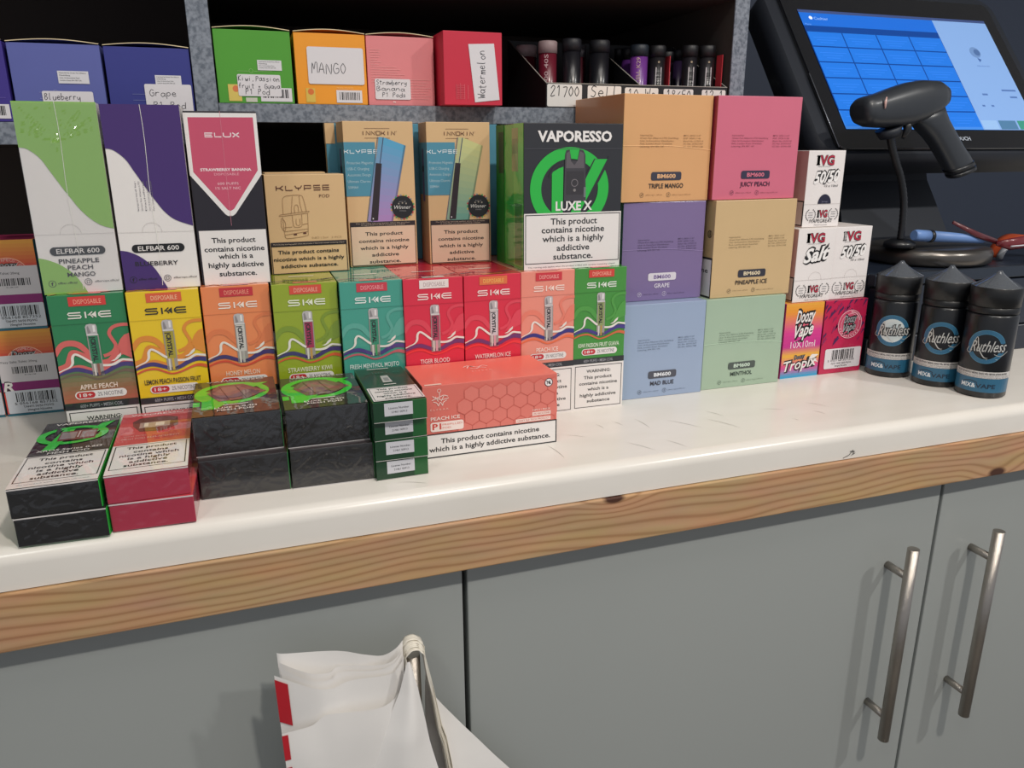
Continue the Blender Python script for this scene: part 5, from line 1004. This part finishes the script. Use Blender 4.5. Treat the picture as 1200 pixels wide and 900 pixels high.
# ------------------------------------------------------------------ carrier bags over the left handle
M_BAG = mat('white_carrier_plastic', '#e8e5e2', .35, coat=.25, coatr=.2, bump=.15, bscale=30, var=.03); M_RED = mat('red_bag_print', '#b81f2c', .4)
ZT, ZBOT = 0, -.42
def bag(label, edge_pts, y_left, rr, arch_y, bottom, red_spans, right=None, wave=.004):
    t = thing('carrier_bag', label, 'bag', (.1005, .545, -.1300), 0, 'white carrier bags hung over the cabinet handle')
    ox, oy, oz = .1005, .545, -.1300
    E_ = smooth_pts(edge_pts, 4); xs = [e[0] for e in E_]
    def top(u):
        k = u*(len(E_)-1); i = min(int(k), len(E_)-2); f = k-i; return (E_[i][0]*(1-f)+E_[i+1][0]*f, E_[i][1]*(1-f)+E_[i+1][1]*f)
    def fn(u, v):
        x, z = top(u); zb = bottom; zz = z+(zb-z)*v
        bend = wave*math.sin(u*9+rr*900)*(.4+v) + .006*noise.noise(Vector((u*3, v*4, rr*1000)))
        x2 = x + (.006*v if u < .5 else .006*v*(1-u)*2) - .020*v*max(0, u-.55)
        y = y_left + (arch_y-y_left)*u**3 + bend*(1-u)**.5
        return (x2-ox, y-oy, zz-oz)
    bm = bmesh.new(); grid(bm, 40, 30, fn); o = obj('front_panel', bm, t, M_BAG)
    # loop over the handle
    bm = bmesh.new(); arc = []
    for k in range(15):
        a = math.pi*(1-k/14); arc.append((rr*math.cos(a), rr*math.sin(a)*1.25+(-.004)))
    sp_ = (rr-.0078)*1.6; tail = [(rr+.002, -.020), (rr+.0055+sp_*.3, -.045), (rr+.0095+sp_*.6, -.080), (rr+.017+sp_, -.125), (rr+.024+sp_*2, -.30)]
    path = [(-rr*.98, -.014)] + arc + tail; path = smooth_pts(path, 2)
    n_ = len(path)-1
    def f2(u, v):
        k = u*n_; i = min(int(k), n_-1); f = k-i; x = path[i][0]*(1-f)+path[i+1][0]*f; z = path[i][1]*(1-f)+path[i+1][1]*f
        wdt = .0065+.004*u; return (x+.0006*math.sin(v*8+u*30), (v-.5)*wdt+(arch_y-.536)*.9-.002, z)
    grid(bm, n_, 4, f2); o = obj('handle_loop', bm, t, mat('cream_bag_edge', '#e2dccf', .4, bump=.2, bscale=200)); sd = o.modifiers.new('thick', 'SOLIDIFY'); sd.thickness = .0004
    for a, b in red_spans:
        bm = bmesh.new()
        def f3(u, v):
            vv = a+(b-a)*v; q = fn(.0+.065*u, vv); return (q[0]-.0002+.001*0, q[1]-.0007, q[2])
        grid(bm, 3, 8, f3); obj('red_print', bm, t, M_RED, label='red printed side strip')
    if right:
        bm = bmesh.new()
        R0 = smooth_pts(right, 5)
        def f4(u, v):
            k = u*(len(R0)-1); i = min(int(k), len(R0)-2); f = k-i; x = R0[i][0]*(1-f)+R0[i+1][0]*f; z = R0[i][1]*(1-f)+R0[i+1][1]*f
            return (x*(1-v)+(.108+.006*u)*v-ox, .548+.006*math.sin(u*4+v*3)*(1-v)-.004*v-oy, z+(bottom-z)*v*(.2+.8*u)-oz - (.01*v))
        grid(bm, 24, 12, f4); obj('back_panel', bm, t, M_BAG)
    return t
bag('rearmost white carrier bag hung over the handle, sheet trailing to the right', [(-.0049,-.1063),(.0074,-.1086),(.0421,-.1147),(.0614,-.1226),(.0746,-.1282),(.085,-.1244),(.0922,-.1185)], .5400, .0100, .542, -.44, [], right=[(.1117,-.1553),(.1165,-.1816),(.1392,-.2181),(.1679,-.2581),(.21,-.32),(.24,-.42)])
bag('second white carrier bag from the back on the handle', [(-.0040,-.1112),(.0158,-.1214),(.0315,-.1268),(.0413,-.1262),(.0676,-.132),(.0826,-.1302),(.0908,-.1215)], .5330, .0092, .538, -.44, [], wave=.0045)
bag('slim white carrier bag between the second and the red edged one', [(-.0030,-.1125),(.0158,-.1250),(.0315,-.1300),(.0413,-.1290),(.0676,-.1345),(.0826,-.1315),(.0910,-.1235)], .5285, .0088, .5360, -.44, [], wave=.0045)
bag('third white carrier bag with a red printed edge', [(-.0082,-.1153),(.0183,-.1305),(.0329,-.135),(.0474,-.134),(.0774,-.1384),(.0866,-.1327),(.0912,-.1262)], .5235, .0085, .534, -.44, [(.01,.13)], wave=.0045)
t = bag('foremost white carrier bag, its top folded lower and red printed edge', [(-.0070,-.1606),(.0031,-.1601),(.0161,-.159),(.0264,-.1522),(.0395,-.1534),(.0661,-.1589),(.08,-.1568),(.0875,-.145),(.0923,-.1301)], .5160, .0078, .530, -.44, [(.005,.085),(.11,.40)], wave=.0045)
bm = bmesh.new()     # the flared front fold falling from the handle
def fn(u, v):
    L0 = [(.0915,-.1250),(.0845,-.150),(.0740,-.175),(.0565,-.2067),(.030,-.26),(-.005,-.33)]; R0 = [(.0938,-.1262),(.0990,-.150),(.1030,-.175),(.1075,-.2067),(.1190,-.26),(.135,-.33)]
    k = v*5; i = min(int(k), 4); f = k-i
    lx = L0[i][0]*(1-f)+L0[i+1][0]*f; rx = R0[i][0]*(1-f)+R0[i+1][0]*f; z = L0[i][1]*(1-f)+L0[i+1][1]*f
    return (lx+(rx-lx)*u-.1005, .5215-.545-.010*math.sin(math.pi*u)*min(1, v*2)+.003*math.sin(u*7)*v, z+.13)
grid(bm, 18, 24, fn); obj('front_fold', bm, t, M_BAG)
